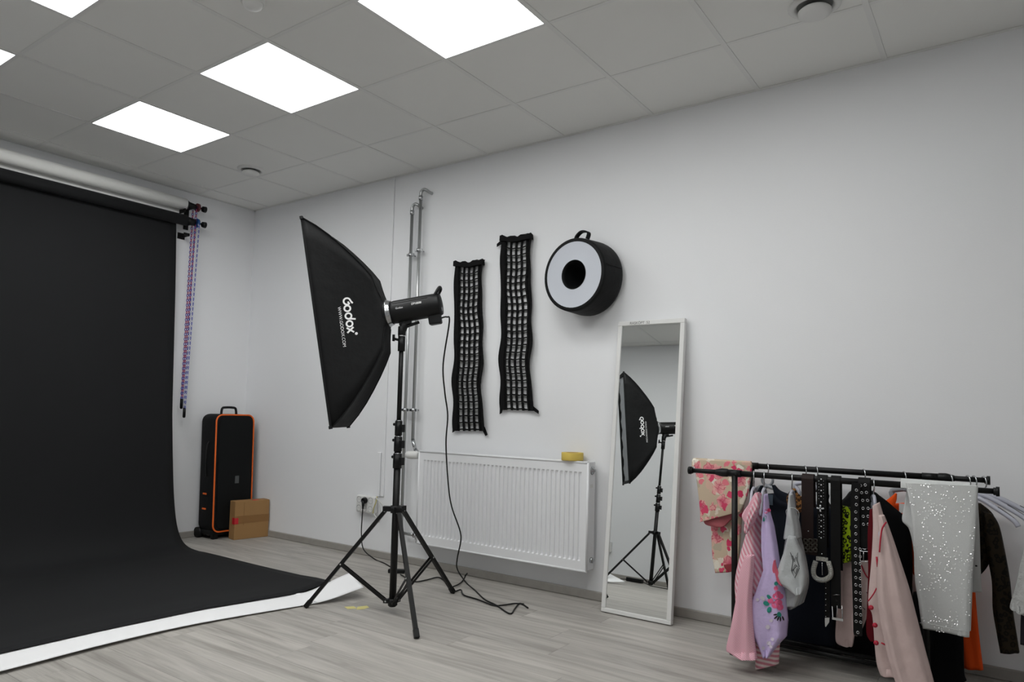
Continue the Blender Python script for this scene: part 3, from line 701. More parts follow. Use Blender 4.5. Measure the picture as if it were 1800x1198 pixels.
    for i in range(NX+1):
        for j in range(NY+1):
            a, b = -1+2*i/NX, -1+2*j/NY; vs.append(fc+n*(-.004-.006*math.sin(i*1.7+j))+L*a*(hl-.026)+Wd*b*(hw-.022))
    MB().add(vs, [(i*(NY+1)+j, i*(NY+1)+j+1, (i+1)*(NY+1)+j+1, (i+1)*(NY+1)+j) for i in range(NX) for j in range(NY)], True).build('diffuser', SILVER, s)
    for a in (1, -1):
        for b in (1, -1): MB().obox(fc+L*a*(hl+.001)+Wd*b*(hw+.001)+n*.006, (L, Wd, n), (.008, .008, .008)).build('rod_tip', BLKPL, s)
    for a in (1, -1):
        for b in (1, -1):
            idx = {(1, 1): 0, (-1, 1): 1, (-1, -1): 2, (1, -1): 3}[(a, b)]*K
            MB().tube([r_[idx]+L*a*.001+Wd*b*.001 for r_ in rings[3:]], .0028, 5).build('seam', SBFAB, s)
    MB().lathe(rc, n, [(-.002, .074), (.004, .076), (.016, .074), (.018, .066)], 40).build('speed_ring', BLKPL, s)
    bvs = BVHTree.FromPolygons([v.co+WO[sh.name] for v in sh.data.vertices], [tuple(p.vertices) for p in sh.data.polygons])
    for sgn in (1, -1):
        q = Wd*sgn; Xt = -L; Yt = q.cross(Xt)     # reads downwards
        fwd = 1 if Yt.dot(n) < 0 else -1
        vs, fs = logo(.053*scale)
        base = rc+n*dep_*.60 if Yt.dot(n) < 0 else rc+n*dep_*.46
        flat_print(vs, fs, base+L*(.105*scale)+q*.10, Xt, Yt, PRINT, s, 'logo_print', bvs)
        base2 = base-Yt*.030
        text('WWW.GODOX.COM', .0225*scale, base2+L*(.062*scale)+q*.10, Xt, Yt, PRINT, s, 'web_address', project=bvs)
    return A, n, L, Wd, back
A1 = light_set((2.784, -.946), (-.868, -.496), 1.612, R(10.6), ((208, .475), (329.5, .447), (92, .52)),
    ('black tripod light stand in front of the pipes and radiator', 'black studio flash head clamped on the tripod stand by the pipes', 'black strip softbox on the flash head in front of the pipes'))
A2 = light_set((2.53, -3.395), (-.775, .62), 1.62, R(9.0), ((150, .48), (30, .48), (270, .48)),
    ('black tripod light stand seen only in the mirror', 'black studio flash head seen only in the mirror', 'black strip softbox seen only in the mirror'))

# ------------------------------------------------------------------ socket block, plug, cables
def socket_block(name, x0, x1, z0, z1, y, sgn, nx, nz, label):
    t = thing(name, ((x0+x1)/2, y, z0), label, 'power socket')
    d_ = .042*sgn; a, b = sorted((y, y+d_))
    MB().box((x0, a, z0), (x1, b, z1)).build('housing', WPL, t, bevel=.012, seg=3)
    for i in range(nx):
        for k in range(nz):
            cx = x0+(x1-x0)*(i+.5)/nx*.94+.004; cz = z0+(z1-z0)*(k+.5)/nz
            so = MB().lathe((cx, y+d_, cz), (0, sgn, 0), [(.0015, .024), (.002, .021), (-.004, .0195), (-.004, .001)], 24).build('socket', M('socket_well_%d' % len(MATS), '#A9AAAA', .5), t)
            MB().sphere((cx-.008, y+d_-.002*sgn, cz), .003, 8).sphere((cx+.008, y+d_-.002*sgn, cz), .003, 8).build('pin_hole', DARKHOLE, so)
    return t
socket_block('socket_block', 1.492, 1.685, .312, .438, 0, -1, 3, 2, 'white six-way socket block on the wall left of the tripod')
socket_block('wall_socket', 1.52, 1.62, .28, .40, -LY, 1, 1, 2, 'white double socket seen only in the mirror')
pl = thing('power_plug', (1.598, -.045, .40), 'black power plug in the six-way socket block', 'plug')
MB().cyl((1.598, -.043, .405), (1.598, -.075, .405), .022, .019, n=20).build('plug_body', BLKPL, pl, bevel=.004)
MB().cyl((1.598, -.068, .405), (1.594, -.066, .345), .013, .006, n=12).build('strain_relief', BLKPL, pl)
g = lambda x, y: FL(x, y, .0045)
c1 = [Vector((1.594, -.066, .345)), Vector((1.592, -.068, .27)), Vector((1.60, -.075, .16)), Vector((1.64, -.085, .06)), g(660, 983), g(675, 989), g(690, 998)]
cb = MB().tube(cr(c1, 6), .0042, 7).build('power_cable', BLKPL, origin=g(660, 983)); tag(cb, 'black cable hanging from the socket block plug to the floor', 'cable')
ad = thing('inline_adapter', g(696, 1003), 'small black cable coupler on the floor behind the tripod column', 'adapter')
p = FL(697, 1003, .014); MB().obox(p, ((.8, .5, 0), (-.5, .8, 0), (0, 0, 1)), (.055, .016, .013)).build('housing', BLKPL, ad, bevel=.006)
MB().cyl(p+Vector((.04, .028, 0)), p+Vector((.065, .042, 0)), .009, n=10).build('strain_relief', BLKPL, ad)
A, n_, L_, Wd_, back_ = A1
inl = back_+n_*.0-L_*(.063+.012)
top = [inl, inl-n_*.03, inl-n_*.045-Vector((0, 0, .03))]
pts = [(779, 640), (782, 690), (787, 730), (784, 780), (788, 850), (794, 890), (808, 930), (810, 950), (804, 980), (804, 1000)]
y_s, y_e = -inl.y, .13
rf_ = None
hang = [W(x, y, y_s+(y_e-y_s)*min(1, max(0, (y-560)/440))**1.2) for x, y in pts]
tail = [g(820, 1024), g(835, 1037), g(852, 1053), g(872, 1063), g(896, 1078), g(905, 1069), g(913, 1060), g(921, 1063), g(928, 1068)]
cb = MB().tube(cr(top+hang+tail, 6), .0044, 7).build('power_cable', BLKPL, origin=g(820, 1024)); tag(cb, 'long black cable dropping from the flash head past the radiator to the floor', 'cable')
loose = [g(704, 1010), g(727, 1022), g(748, 1020), g(769, 1015), g(780, 1020), g(788, 1029), g(796, 1040), g(810, 1037), g(815, 1046), g(840, 1054), g(867, 1064), g(884, 1064), g(905, 1061), g(921, 1062)]
cb = MB().tube(cr([q+Vector((0, 0, .003)) for q in loose], 6), .0042, 7).build('power_cable', BLKPL, origin=g(788, 1029)); tag(cb, 'loose black cable winding over the floor behind the tripod legs', 'cable')
loop = [g(797, 1032), g(806, 1028), W(814, 1021, .16), W(819, 1012, .16), W(821, 1009, .17), W(817, 1014, .18)]
cb = MB().tube(cr([q+Vector((0, 0, .006)) for q in loop], 5), .0042, 7).build('power_cable', BLKPL, origin=g(806, 1026)); tag(cb, 'short black cable loop by the right tripod foot', 'cable')
wr = thing('loose_wires', (1.74, -.03, .3), 'grey and yellow loose wires hanging beside the socket block', 'wires')
GW = M('grey_wire', '#C9C9C6', .5); YW = M('yellow_wire', '#B9AE52', .5)
MB().tube(cr([(1.69, -.03, .43), (1.73, -.05, .42), (1.78, -.045, .38), (1.775, -.05, .32), (1.73, -.05, .29), (1.69, -.05, .33), (1.70, -.05, .39)], 6), .0045, 6).build('wire', GW, wr)
MB().tube(cr([(1.70, -.03, .44), (1.715, -.055, .40), (1.70, -.06, .36), (1.69, -.055, .32)], 6), .003, 6).build('wire', YW, wr)
MB().tube(cr([(1.71, -.03, .44), (1.75, -.055, .40), (1.76, -.05, .33), (1.74, -.04, .26)], 6), .003, 6).build('wire', GW, wr)
br = thing('power_brick', (2.0, -4.12, 0), 'black power brick on the floor seen only in the mirror', 'adapter')
MB().box((1.93, -4.16, .002), (2.12, -4.09, .045)).build('housing', BLKPL, br, bevel=.008)
MB().tube(cr([(1.93, -4.12, .02), (1.8, -4.05, .006), (1.6, -4.1, .006), (1.57, -4.22, .15), (1.57, -4.25, .3)], 6), .0042, 6).tube(cr([(2.12, -4.12, .02), (2.25, -4.0, .006), (2.35, -3.85, .006), (2.6, -3.8, .006)], 6), .0042, 6).build('lead', BLKPL, br)
# yellow marks on the floor
def mark(pts, label):
    ps = [FL(x, y, .0007) for x, y in pts]
    o = MB().loft([ps, [q+Vector((0, 0, .0006)) for q in ps]], smooth=False).build('tape_mark', FTAPE, origin=ps[0]); tag(o, label, 'tape mark', 'yellow tape marks on the floor')
mark([(605, 1066), (622, 1065), (628, 1069), (611, 1070)], 'pale yellow tape mark on the floor, left half of the broken cross')
mark([(628, 1066), (645, 1064), (649, 1067), (640, 1070), (627, 1071)], 'pale yellow tape mark on the floor, right half near the tripod column')

# ------------------------------------------------------------------ clothes rack
YR1, YR2, ZR1, ZR2 = -.42, -.15, .818, .840        # front and back rail
def rack():
    t = thing('clothes_rack', (4.85, -.29, 0), 'low black double-rail clothes rack against the wall', 'clothes rack')
    xa, xb = 4.43, 5.19
    for y, z, e0, e1 in ((YR1, ZR1, 4.215, 5.434), (YR2, ZR2, 4.16, 5.40)):
        MB().cyl((xa-.05, y, z), (xb+.05, y, z), .0135, n=16).build('rail', BLKM, t)
        for x0, x1 in ((e0, xa-.05), (xb+.05, e1)):
            MB().cyl((x0, y, z), (x1, y, z), .0110, n=16).build('rail_extension', BLKM, t)
        for x in (e0, e1): MB().cyl((x-.006, y, z), (x+.006, y, z), .0185, n=16).cyl((x-.014 if x == e1 else x, y, z), (x if x == e1 else x+.014, y, z), .0145, n=16).build('end_cap', BLKPL, t)
        for x, sg in ((xa, -1), (xb, 1)):
            MB().cyl((x-.03, y, z), (x+.03, y, z), .0165, n=16).build('joint', BLKPL, t)
            MB().lathe((x+sg*.03, y, z), (sg, 0, 0), [(0, .0165), (.004, .019), (.03, .020), (.045, .0165), (.06, .0125)], 16).build('lock_sleeve', BLKPL, t)
            MB().cyl((x, y, .03), (x, y, z-.005), .0135 if y == YR1 else .0125, n=16).build('post', BLKM, t)
            MB().cyl((x, y, .0), (x, y, .045), .0215, .019, n=16).build('foot', BLKPL, t)
    for x in (xa, xb): MB().cyl((x, YR1, .05), (x, YR2, .05), .0125, n=12).build('base_bar', BLKM, t)
    for y in (YR2-.005, (YR1+YR2)/2, YR1+.06): MB().cyl((xa, y, .065), (xb, y, .065), .010, n=12).build('shelf_bar', BLKM, t)
rack()

def drape(rows, dep, thick, lin=False, nseg=32, per=7, fold=.006, kf=5, seed=0, tt=.35, bt=1.0, sq=.8, hem=True, tilt=0):
    """hanging cloth: rows of (xl, yl, xr, yr[, dep]) seen outline, given its own distance and thickness; closed tube of cloth with folds"""
    rnd = random.Random(seed); p1, p2, p3 = [rnd.random()*6.28 for _ in range(3)]
    Ls = []; Rs = []
    for r_ in rows:
        dd = r_[4] if len(r_) > 4 else dep; Ls.append(W(r_[0], r_[1], dd)); Rs.append(W(r_[2], r_[3], dd))
    if lin:      # angular outline
        ln = lambda P_: [P_[i].lerp(P_[i+1], k/per) for i in range(len(P_)-1) for k in range(per)]+[P_[-1]]
        Ls = ln(Ls); Rs = ln(Rs)
    else: Ls = cr(Ls, per); Rs = cr(Rs, per)
    n = len(Ls); rings = []
    for i, (a, b) in enumerate(zip(Ls, Rs)):
        v = i/(n-1); c = (a+b)/2; e = (b-a)/2
        th = thick*(tt+(bt-tt)*min(1, v*2.2)**.7)
        rg = []
        for j in range(nseg):
            an = 2*math.pi*j/nseg; ca, sa = math.cos(an), math.sin(an)
            cq = math.copysign(abs(ca)**sq, ca); sq_ = math.copysign(abs(sa)**sq, sa)
            f = fold*(.35+.65*v)*(math.sin(kf*an+p1+2.2*v)+.6*math.sin((kf+3)*an+p2-3*v)+.7*math.sin(7*v+2*an+p3))
            rg.append(c+e*(cq*(1+.25*f/max(.02, e.length)))+Vector((0, -1, 0))*(th*sq_+f*abs(sa)))
        rings.append(rg)
    if hem:
        c = sum(rings[-1], Vector())/nseg
        rings.append([c+(p-c)*.94+Vector((0, 0, .002)) for p in rings[-1]]); rings.append([c+(p-c)*.86+Vector((0, 0, .03)) for p in rings[-2]])
    return MB().loft(rings)
def garment(name, label, cat, group=None, loc=None): return thing(name, loc, label, cat, group)
def on(parent, name, mat, rows, dep, thick, **k): return drape(rows, dep, thick, **k).build(name, mat, parent)
def wp(pts, dep): return [W(x, y, dep) for x, y in pts]

# fabrics
def uvw(nt):
    tc = N(nt, 'ShaderNodeTexCoord'); return tc.outputs['Object']
def floral():
    m = M('floral_cloth', '#CDBBA4', .6, spec=.3); nt, b = nodes(m); o = uvw(nt)
    nz = N(nt, 'ShaderNodeTexNoise', Scale=26, Detail=2); nt.links.new(o, nz.inputs[0])
    md = N(nt, 'ShaderNodeVectorMath', _operation='MULTIPLY_ADD'); nt.links.new(nz.outputs['Color'], md.inputs[0]); md.inputs[1].default_value = (.055, .055, .055); nt.links.new(o, md.inputs[2])
    def layer(scale, off, thr, soft):
        mp = N(nt, 'ShaderNodeMapping'); mp.inputs['Location'].default_value = off; mp.inputs['Scale'].default_value = (1, .35, .8); nt.links.new(md.outputs[0], mp.inputs[0])
        v = N(nt, 'ShaderNodeTexVoronoi', Scale=scale); nt.links.new(mp.outputs[0], v.inputs['Vector'])
        f = N(nt, 'ShaderNodeMapRange'); f.inputs[1].default_value = thr+soft; f.inputs[2].default_value = thr; nt.links.new(v.outputs['Distance'], f.inputs[0])
        sp = N(nt, 'ShaderNodeSeparateColor'); nt.links.new(v.outputs['Color'], sp.inputs[0])
        return f.outputs[0], sp.outputs[0], v.outputs['Distance']
    f1, r1, d1 = layer(22, (.3, .1, .2), .42, .03)
    c = mixc(nt, f1, '#CBB79E', ramp(nt, r1, [(0, '#E9E2D3'), (.35, '#B9AC97'), (.6, '#E2D6C6'), (.8, '#D9B5A2')], 'CONSTANT'))
    f2, r2, d2 = layer(15, (1.3, .7, .4), .46, .02)
    g2 = math_(nt, 'MULTIPLY', f2, math_(nt, 'GREATER_THAN', r2, .28))
    ve = N(nt, 'ShaderNodeTexVoronoi', Scale=34, _feature='DISTANCE_TO_EDGE'); nt.links.new(md.outputs[0], ve.inputs['Vector'])
    pk = ramp(nt, d2, [(0, '#C9486A'), (.2, '#DB7686'), (.36, '#E6A09F'), (.5, '#E9B6AC')])
    pk = mixc(nt, ramp(nt, ve.outputs['Distance'], [(0, (1, 1, 1, 1)), (.09, (0, 0, 0, 1))]), pk, '#C24A60')
    c = mixc(nt, g2, c, pk)
    f3, r3, d3 = layer(30, (2.1, .2, 1.4), .40, .02)
    g3 = math_(nt, 'MULTIPLY', f3, math_(nt, 'GREATER_THAN', r3, .60))
    c = mixc(nt, g3, c, ramp(nt, r3, [(0, '#D94A6C'), (.75, '#D63A63'), (.88, '#E77E8A')], 'CONSTANT'))
    nt.links.new(c, b.inputs['Base Color']); return m
def striped(name, a, b_, freq, dirv, fine=False):
    m = M(name, a, .75, spec=.2); nt, b = nodes(m); o = uvw(nt)
    dt = N(nt, 'ShaderNodeVectorMath', _operation='DOT_PRODUCT'); nt.links.new(o, dt.inputs[0]); dt.inputs[1].default_value = dirv
    s = math_(nt, 'SINE', math_(nt, 'MULTIPLY', dt.outputs['Value'], freq*6.283))
    f = N(nt, 'ShaderNodeMapRange'); f.inputs[1].default_value = -.25; f.inputs[2].default_value = .25; nt.links.new(s, f.inputs[0])
    c = mixc(nt, f.outputs[0], a, b_)
    nt.links.new(c, b.inputs['Base Color']); return m
def leopard(name, base, spot, scale, core=None):
    m = M(name, base, .75, spec=.2); nt, b = nodes(m); o = uvw(nt)
    mp = N(nt, 'ShaderNodeMapping'); mp.inputs['Scale'].default_value = (1, .5, .8); nt.links.new(o, mp.inputs[0])
    nz = N(nt, 'ShaderNodeTexNoise', Scale=scale*1.5, Detail=2); nt.links.new(mp.outputs[0], nz.inputs[0])
    v = N(nt, 'ShaderNodeTexVoronoi', Scale=scale); nt.links.new(mp.outputs[0], v.inputs['Vector'])
    d_ = math_(nt, 'ADD', v.outputs['Distance'], math_(nt, 'MULTIPLY', math_(nt, 'SUBTRACT', nz.outputs['Fac'], .5), .5))
    c = ramp(nt, d_, [(0, core or base), (.26, spot), (.52, base)], 'CONSTANT')
    nt.links.new(c, b.inputs['Base Color']); return m
FLORAL = floral()
PSTRIPE = striped('pink_stripe', '#D9909F', '#E6CBD1', 60, (.95, .2, .5))
PFINE = striped('pink_fine_stripe', '#D993A4', '#EBC6CF', 150, (.5, .1, 1))
PHEM = striped('pink_wide_stripe', '#D68A98', '#EBD8D6', 50, (0, 0, 1))
LILAC = M('lilac_satin', '#C9B7E0', .36, spec=.4, bump=(13, .9))
NAVY = M('navy_cloth', '#10151F', .85, spec=.2, bump=(20, .2))
BLKCL = M('black_cloth', '#08080A', .9, spec=.15, bump=(20, .2))
STAR = M('silver_jersey', '#B2B5B6', .5, bump=(16, .9), var=(300, .10), spec=.4)
LIME = leopard('lime_leopard', '#A8C41C', '#0C0F07', 68, '#A8C41C')
BROWNL = leopard('brown_leopard', '#261E12', '#0F0B06', 60, '#20180E')
LEOP = leopard('tan_leopard', '#9A6B3C', '#20140C', 90, '#6A4526')
PINKBL = M('pale_pink_linen', '#CBB5B1', .85, spec=.2, bump=(14, .8), var=(7, .04))
REDP = M('red_piping', '#B01834', .6); REDL = M('red_lining', '#560812', .7, spec=.15)
ORG = M('orange_cloth', '#F0571A', .8, spec=.2, bump=(20, .2))
SEQ = M('sequin_cloth', '#D2D4D3', .7, metal=.0, bump=(9, .15), var=(260, .09))
SEQS = M('sequins', '#FFFFFF', .25, metal=.35)
WSH = M('white_shirt_cloth', '#C9C9C8', .8, bump=(20, .2))
FUZZ = M('silver_fluff', '#A9AAA8', .7, bump=(60, .8))
BROWN = M('brown_leather', '#211411', .6, bump=(40, .15), spec=.25); BLKL = M('black_leather', '#070707', .6, bump=(60, .12), spec=.2)
RHINE = M('rhinestone_silver', '#D6D6CE', .3, metal=.8, bump=(220, .9))
GREENT = M('teal_thread', '#1F8A7C', .6); PINKT = M('pink_thread', '#E0608C', .5); PALET = M('pale_thread', '#CFC6D2', .5); BLKT = M('black_thread', '#0C0C10', .6)

# ---- hangers
def hanger(px, rail, dirv, mat, label, wd=.40, drop=.055, hook_px_y=None, arms=True, grip=False, strips=False, ar=.010):
    y, z = (YR1, ZR1) if rail == 1 else (YR2, ZR2)
    x = W(px, 838, -y).x; dv = Vector((*dirv, 0)).normalized()
    t = thing('clothes_hanger', (x, y, z-.1), label, 'hanger', 'hangers on the clothes rack')
    hd = (Vector((.55, -1, 0)) if rail == 2 else Vector((.3, -1, 0))).normalized()
    r = .026; rr = .0125
    pts = []
    for a in range(-35, 181, 24):
        pts.append(Vector((x, y, z-.0105))+hd*r*.8*math.cos(R(a))+Vector((0, 0, 1))*r*math.sin(R(a)))
    pts = pts[::-1]      # from the far side over the top
    pts = [p for p in pts]+[Vector((x, y, z))+hd*.012+Vector((0, 0, -.028)), Vector((x, y, z-.04)), Vector((x, y, z-drop))]
    MB().tube(cr(pts, 2), .0029, 6).build('hook', CHROME, t)
    top = Vector((x, y, z-drop))
    if grip:
        ring = [top+dv*.028*math.cos(a)+Vector((0, 0, -.024+.026*math.sin(a))) for a in [k*math.pi/8 for k in range(16)]]
        MB().tube(ring, .007, 6, closed=True).build('neck', mat, t)
    if grip: top = top-Vector((0, 0, .05))
    if arms:
        for s_ in (-1, 1):
            arm = [top+Vector((0, 0, -.004)), top+dv*s_*.05+Vector((0, 0, -.018)), top+dv*s_*wd*.3+Vector((0, 0, -.052)), top+dv*s_*wd*.45+Vector((0, 0, -.088)), top+dv*s_*wd*.5+Vector((0, 0, -.112))]
            ao = MB().tube(cr(arm, 4), [ar]*17, 8).build('arm', mat, t)
            if strips: MB().tube([q+Vector((0, 0, .0075)) for q in cr(arm, 4)[8:14]], .0045, 6).build('grip_strip', BLKPL, ao)
    return t
hanger(1325, 1, (.12, -1), LILPL, 'pale plastic hanger carrying the pink striped blouse', .24, ar=.0065, grip=False)
hanger(1343, 1, (.14, -1), LILPL, 'pale plastic hanger carrying the lilac satin shirt', .24, ar=.0065)
hanger(1392, 1, (.10, -1), LILPL, 'pale plastic hanger carrying the grey star shirt', .24, ar=.0065)
hanger(1535, 1, (.35, -1), LILPL, 'pale plastic hanger carrying the pale pink jacket', .30, grip=True)
hanger(1349, 2, (1, -.25), GREYPL, 'grey plastic hanger with oval grip carrying the navy top', .16, drop=.04, grip=True)
hanger(1415, 2, (1, -.3), LILPL, 'clear hanger on the rear rail behind the brown belt', .10, drop=.06)
hanger(1435, 2, (1, -.3), BLKPL, 'black hanger on the rear rail behind the studded belt', .16, drop=.09)
hanger(1518, 2, (1, -.25), BLKPL, 'black hanger carrying the black jacket behind the eyelet belt', .26, drop=.075)
hanger(1589, 2, (1, -.25), GREYPL, 'grey plastic hanger inside the orange garment collar', .16, drop=.055, ar=.012)
hanger(1670, 2, (1, -.3), LILPL, 'pale hanger on the rear rail hidden behind the sequin trousers', .2, drop=.09)
hanger(1701, 2, (1, -.35), LILPL, 'pale plastic hanger at the rail end, nearest the sequin trousers', .36, drop=.06, strips=True)
hanger(1712, 2, (1, -.20), LILPL, 'pale plastic hanger at the rail end, middle one of three', .38, drop=.05, strips=True)
hanger(1729, 2, (1, -.12), LILPL, 'pale plastic hanger at the rail end, the rightmost of three', .40, drop=.05, strips=True)

# ---- garments, from left to right
g_ = garment('floral_trousers', 'pink and cream floral trousers folded over the rear rail, left end', 'trousers', loc=(4.25, -.15, .45))
on(g_, 'front_leg', FLORAL, [(1219, 807, 1321, 812), (1221, 815, 1322, 822), (1227, 860, 1317, 860), (1231, 900, 1307, 890), (1231, 917, 1303, 898)], .185, .016, fold=.003, tt=.8, seed=2, sq=.5)
on(g_, 'rear_leg', FLORAL, [(1250, 812, 1321, 812), (1250, 900, 1306, 900), (1251, 930, 1303, 930), (1253, 975, 1300, 975), (1258, 1006, 1298, 1003)], .125, .016, fold=.003, tt=.8, seed=5, sq=.5)
on(g_, 'leg_lining', M('floral_inside', '#A6555B', .7), [(1236, 908, 1300, 896), (1240, 921, 1290, 908), (1262, 927, 1275, 924)], .172, .010, fold=.001, tt=.8, seed=5, hem=False)
on(g_, 'cuff_inside', M('floral_cuff', '#8E2E36', .7), [(1272, 992, 1298, 989), (1274, 998, 1298, 998), (1280, 1004, 1298, 1003)], .146, .006, fold=.0, tt=.8, hem=False)
xl_, xr_ = W(1219, 809, .15).x, W(1321, 812, .15).x
MB().ribbon([((xl_+xr_)/2, YR2+.028, ZR2-.02)]+[((xl_+xr_)/2, YR2+.026*math.cos(R(k)), ZR2+.0185*math.sin(R(k))) for k in range(0, 181, 20)]+[((xl_+xr_)/2, YR2-.030, ZR2-.02)], (1, 0, 0), xr_-xl_-.006, .008, None).build('fold_over', FLORAL, g_)

g_ = garment('striped_blouse', 'pink and white striped blouse hanging at the left end of the front rail', 'blouse', loc=(4.5, -.45, .1))
on(g_, 'body', PSTRIPE, [(1328, 868, 1337, 866), (1324, 905, 1340, 900), (1313, 945, 1341, 940), (1303, 985, 1346, 985), (1297, 1020, 1352, 1020), (1300, 1060, 1342, 1060), (1303, 1095, 1336, 1095), (1306, 1130, 1333, 1130)], .50, .11, fold=.006, tt=.2, seed=1)
on(g_, 'sleeve', PFINE, [(1311, 975, 1326, 975), (1300, 1005, 1325, 1005), (1294, 1050, 1322, 1050), (1285, 1100, 1324, 1102), (1277, 1138, 1328, 1140), (1283, 1146, 1330, 1152), (1300, 1156, 1331, 1158)], .63, .028, fold=.005, tt=.6, seed=7)
on(g_, 'collar', PFINE, [(1327, 866, 1335, 864), (1317, 884, 1336, 880), (1304, 905, 1331, 905), (1310, 920, 1322, 924), (1309, 932, 1313, 936)], .60, .016, fold=.003, tt=.7, seed=3)
on(g_, 'collar_fold', PSTRIPE, [(1329, 866, 1334, 864), (1327, 876, 1334, 886), (1319, 893, 1333, 893), (1312, 912, 1321, 916), (1309, 936, 1313, 938)], .623, .008, fold=.002, tt=.8, seed=4)

g_ = garment('lilac_shirt', 'lilac satin shirt with embroidered peony on the front rail', 'shirt', loc=(4.62, -.45, .1))
sb = on(g_, 'body', LILAC, [(1344, 868, 1348, 868), (1343, 893, 1351, 893), (1340, 930, 1360, 925), (1341, 965, 1366, 962), (1345, 1000, 1371, 998), (1330, 1040, 1377, 1030), (1312, 1075, 1382, 1055), (1310, 1092, 1386, 1090), (1320, 1110, 1384, 1118), (1332, 1130, 1368, 1134), (1344, 1152, 1354, 1152)], .58, .045, fold=.010, tt=.5, seed=11, kf=4, lin=True)
on(g_, 'hem_lining', PHEM, [(1328, 1120, 1372, 1115), (1328, 1150, 1370, 1145), (1328, 1176, 1369, 1166)], .545, .02, fold=.002, tt=1, seed=3)
on(g_, 'pink_facing', M('pink_facing', '#C85A70', .6), [(1360, 985, 1363, 983), (1357, 1000, 1366, 998), (1360, 1012, 1372, 1012), (1370, 1026, 1376, 1030)], .612, .008, fold=.001, tt=1, hem=False)
bvL = BVHTree.FromPolygons([v.co+WO[sb.name] for v in sb.data.vertices], [tuple(q.vertices) for q in sb.data.polygons])
def petal(mb, cx, cy, r, ang, ln, dep=.66):
    pts = [(cx+ln*math.cos(R(ang))*.5+ln*.5*math.cos(R(a))*math.cos(R(ang))-r*math.sin(R(a))*math.sin(R(ang)), cy+ln*math.sin(R(ang))*.5+ln*.5*math.cos(R(a))*math.sin(R(ang))+r*math.sin(R(a))*math.cos(R(ang))) for a in range(0, 360, 36)]
    out = []
    for x, y in pts:
        o = CAM; dr = ray(x, y).normalized(); h = bvL.ray_cast(o, dr); out.append((h[0]-dr*.003) if h[0] is not None else W(x, y, .64))
    mb.add(out, [tuple(range(len(out)))])
emb = [(PINKT, 'flower', [(1362, 1043, 5, 0, 11), (1360, 1043, 5, 60, 11), (1362, 1056, 6, 20, 14), (1362, 1056, 6, 90, 13), (1358, 1052, 5, 140, 10), (1366, 1062, 6, 40, 13), (1368, 1050, 5, -30, 10), (1362, 1037, 4, -60, 8), (1346, 895, 3, 90, 7), (1350, 893, 3, 60, 7)]),
       (GREENT, 'leaves', [(1352, 1062, 4, 200, 11), (1354, 1066, 4, 110, 11), (1356, 1054, 3, 230, 12), (1362, 1028, 3, -60, 7), (1366, 1028, 3, -120, 7), (1368, 1075, 4, 70, 10), (1346, 905, 2.5, 110, 12)]),
       (BLKT, 'feather', [(1367, 1079, 1.4, 170, 8), (1368, 1081, 1.4, 140, 10), (1370, 1082, 1.4, 115, 10), (1372, 1083, 1.4, 90, 9), (1375, 1082, 1.4, 70, 9)]),
       (PALET, 'pale_flowers', [(1336, 1050, 3, 0, 8), (1340, 1049, 3, 60, 7), (1334, 1052, 3, 150, 6), (1346, 1100, 4, 20, 8), (1350, 1098, 4, 100, 7), (1352, 1090, 3, 0, 7), (1356, 1120, 3, 60, 7), (1366, 1125, 4, 0, 8), (1348, 1128, 4, 30, 8), (1342, 1135, 3, 90, 7), (1352, 1136, 3, 0, 7)])]
for mt, nm, ps in emb:
    for q in ps:
        mb = MB(); petal(mb, *q); mb.build(nm+'_petal', mt, g_)

g_ = garment('navy_top', 'dark navy sleeveless top spread on the rear rail behind the lilac shirt', 'top', loc=(4.65, -.2, .2))
on(g_, 'body', NAVY, [(1342, 868, 1372, 866), (1331, 885, 1396, 880), (1330, 905, 1474, 897), (1332, 950, 1478, 945), (1335, 1000, 1480, 1000), (1340, 1060, 1482, 1060), (1345, 1125, 1484, 1135)], .20, .05, fold=.008, tt=.5, seed=21)
on(g_, 'shoulder', NAVY, [(1357, 852, 1362, 852), (1360, 862, 1372, 862), (1362, 875, 1395, 872), (1362, 890, 1400, 885)], .215, .02, fold=.002, tt=.8, seed=22, hem=False)
on(g_, 'shoulder', NAVY, [(1337, 853, 1342, 853), (1329, 868, 1341, 866), (1322, 882, 1342, 885)], .215, .02, fold=.002, tt=.8, seed=23, hem=False)
t0 = MB().obox(W(1354, 878, .252), ((1, 0, 0), (0, 0, 1), (0, 1, 0)), (.012, .024, .001)).build('size_print', M('faded_print', '#3A4652', .8), g_)

g_ = garment('leopard_garment', 'tan leopard-print top peeking out above the grey star shirt', 'top', loc=(4.72, -.22, .7))
on(g_, 'body', LEOP, [(1392, 858, 1398, 858), (1385, 868, 1404, 868), (1383, 878, 1412, 876), (1388, 900, 1425, 900)], .31, .012, fold=.002, tt=.8, seed=5)

g_ = garment('star_shirt', 'silver grey shirt with black star print on the front rail', 'shirt', loc=(4.74, -.45, .3))
on(g_, 'collar', STAR, [(1388, 868, 1393, 868), (1386, 895, 1397, 892), (1383, 920, 1404, 918), (1379, 945, 1408, 945)], .54, .05, fold=.004, tt=.4, seed=31)
on(g_, 'body', STAR, [(1384, 935, 1405, 935), (1378, 985, 1416, 985), (1378, 1030, 1420, 1025), (1382, 1060, 1410, 1060)], .50, .08, fold=.006, tt=.4, seed=32)
ss = on(g_, 'sleeve', STAR, [(1385, 941, 1398, 943), (1378, 970, 1411, 972), (1364, 1011, 1419, 1008), (1371, 1024, 1418, 1025), (1385, 1035, 1414, 1037), (1399, 1045, 1410, 1042)], .60, .03, fold=.006, tt=.7, seed=33, lin=True)
bvS = BVHTree.FromPolygons([v.co+WO[ss.name] for v in ss.data.vertices], [tuple(q.vertices) for q in ss.data.polygons])
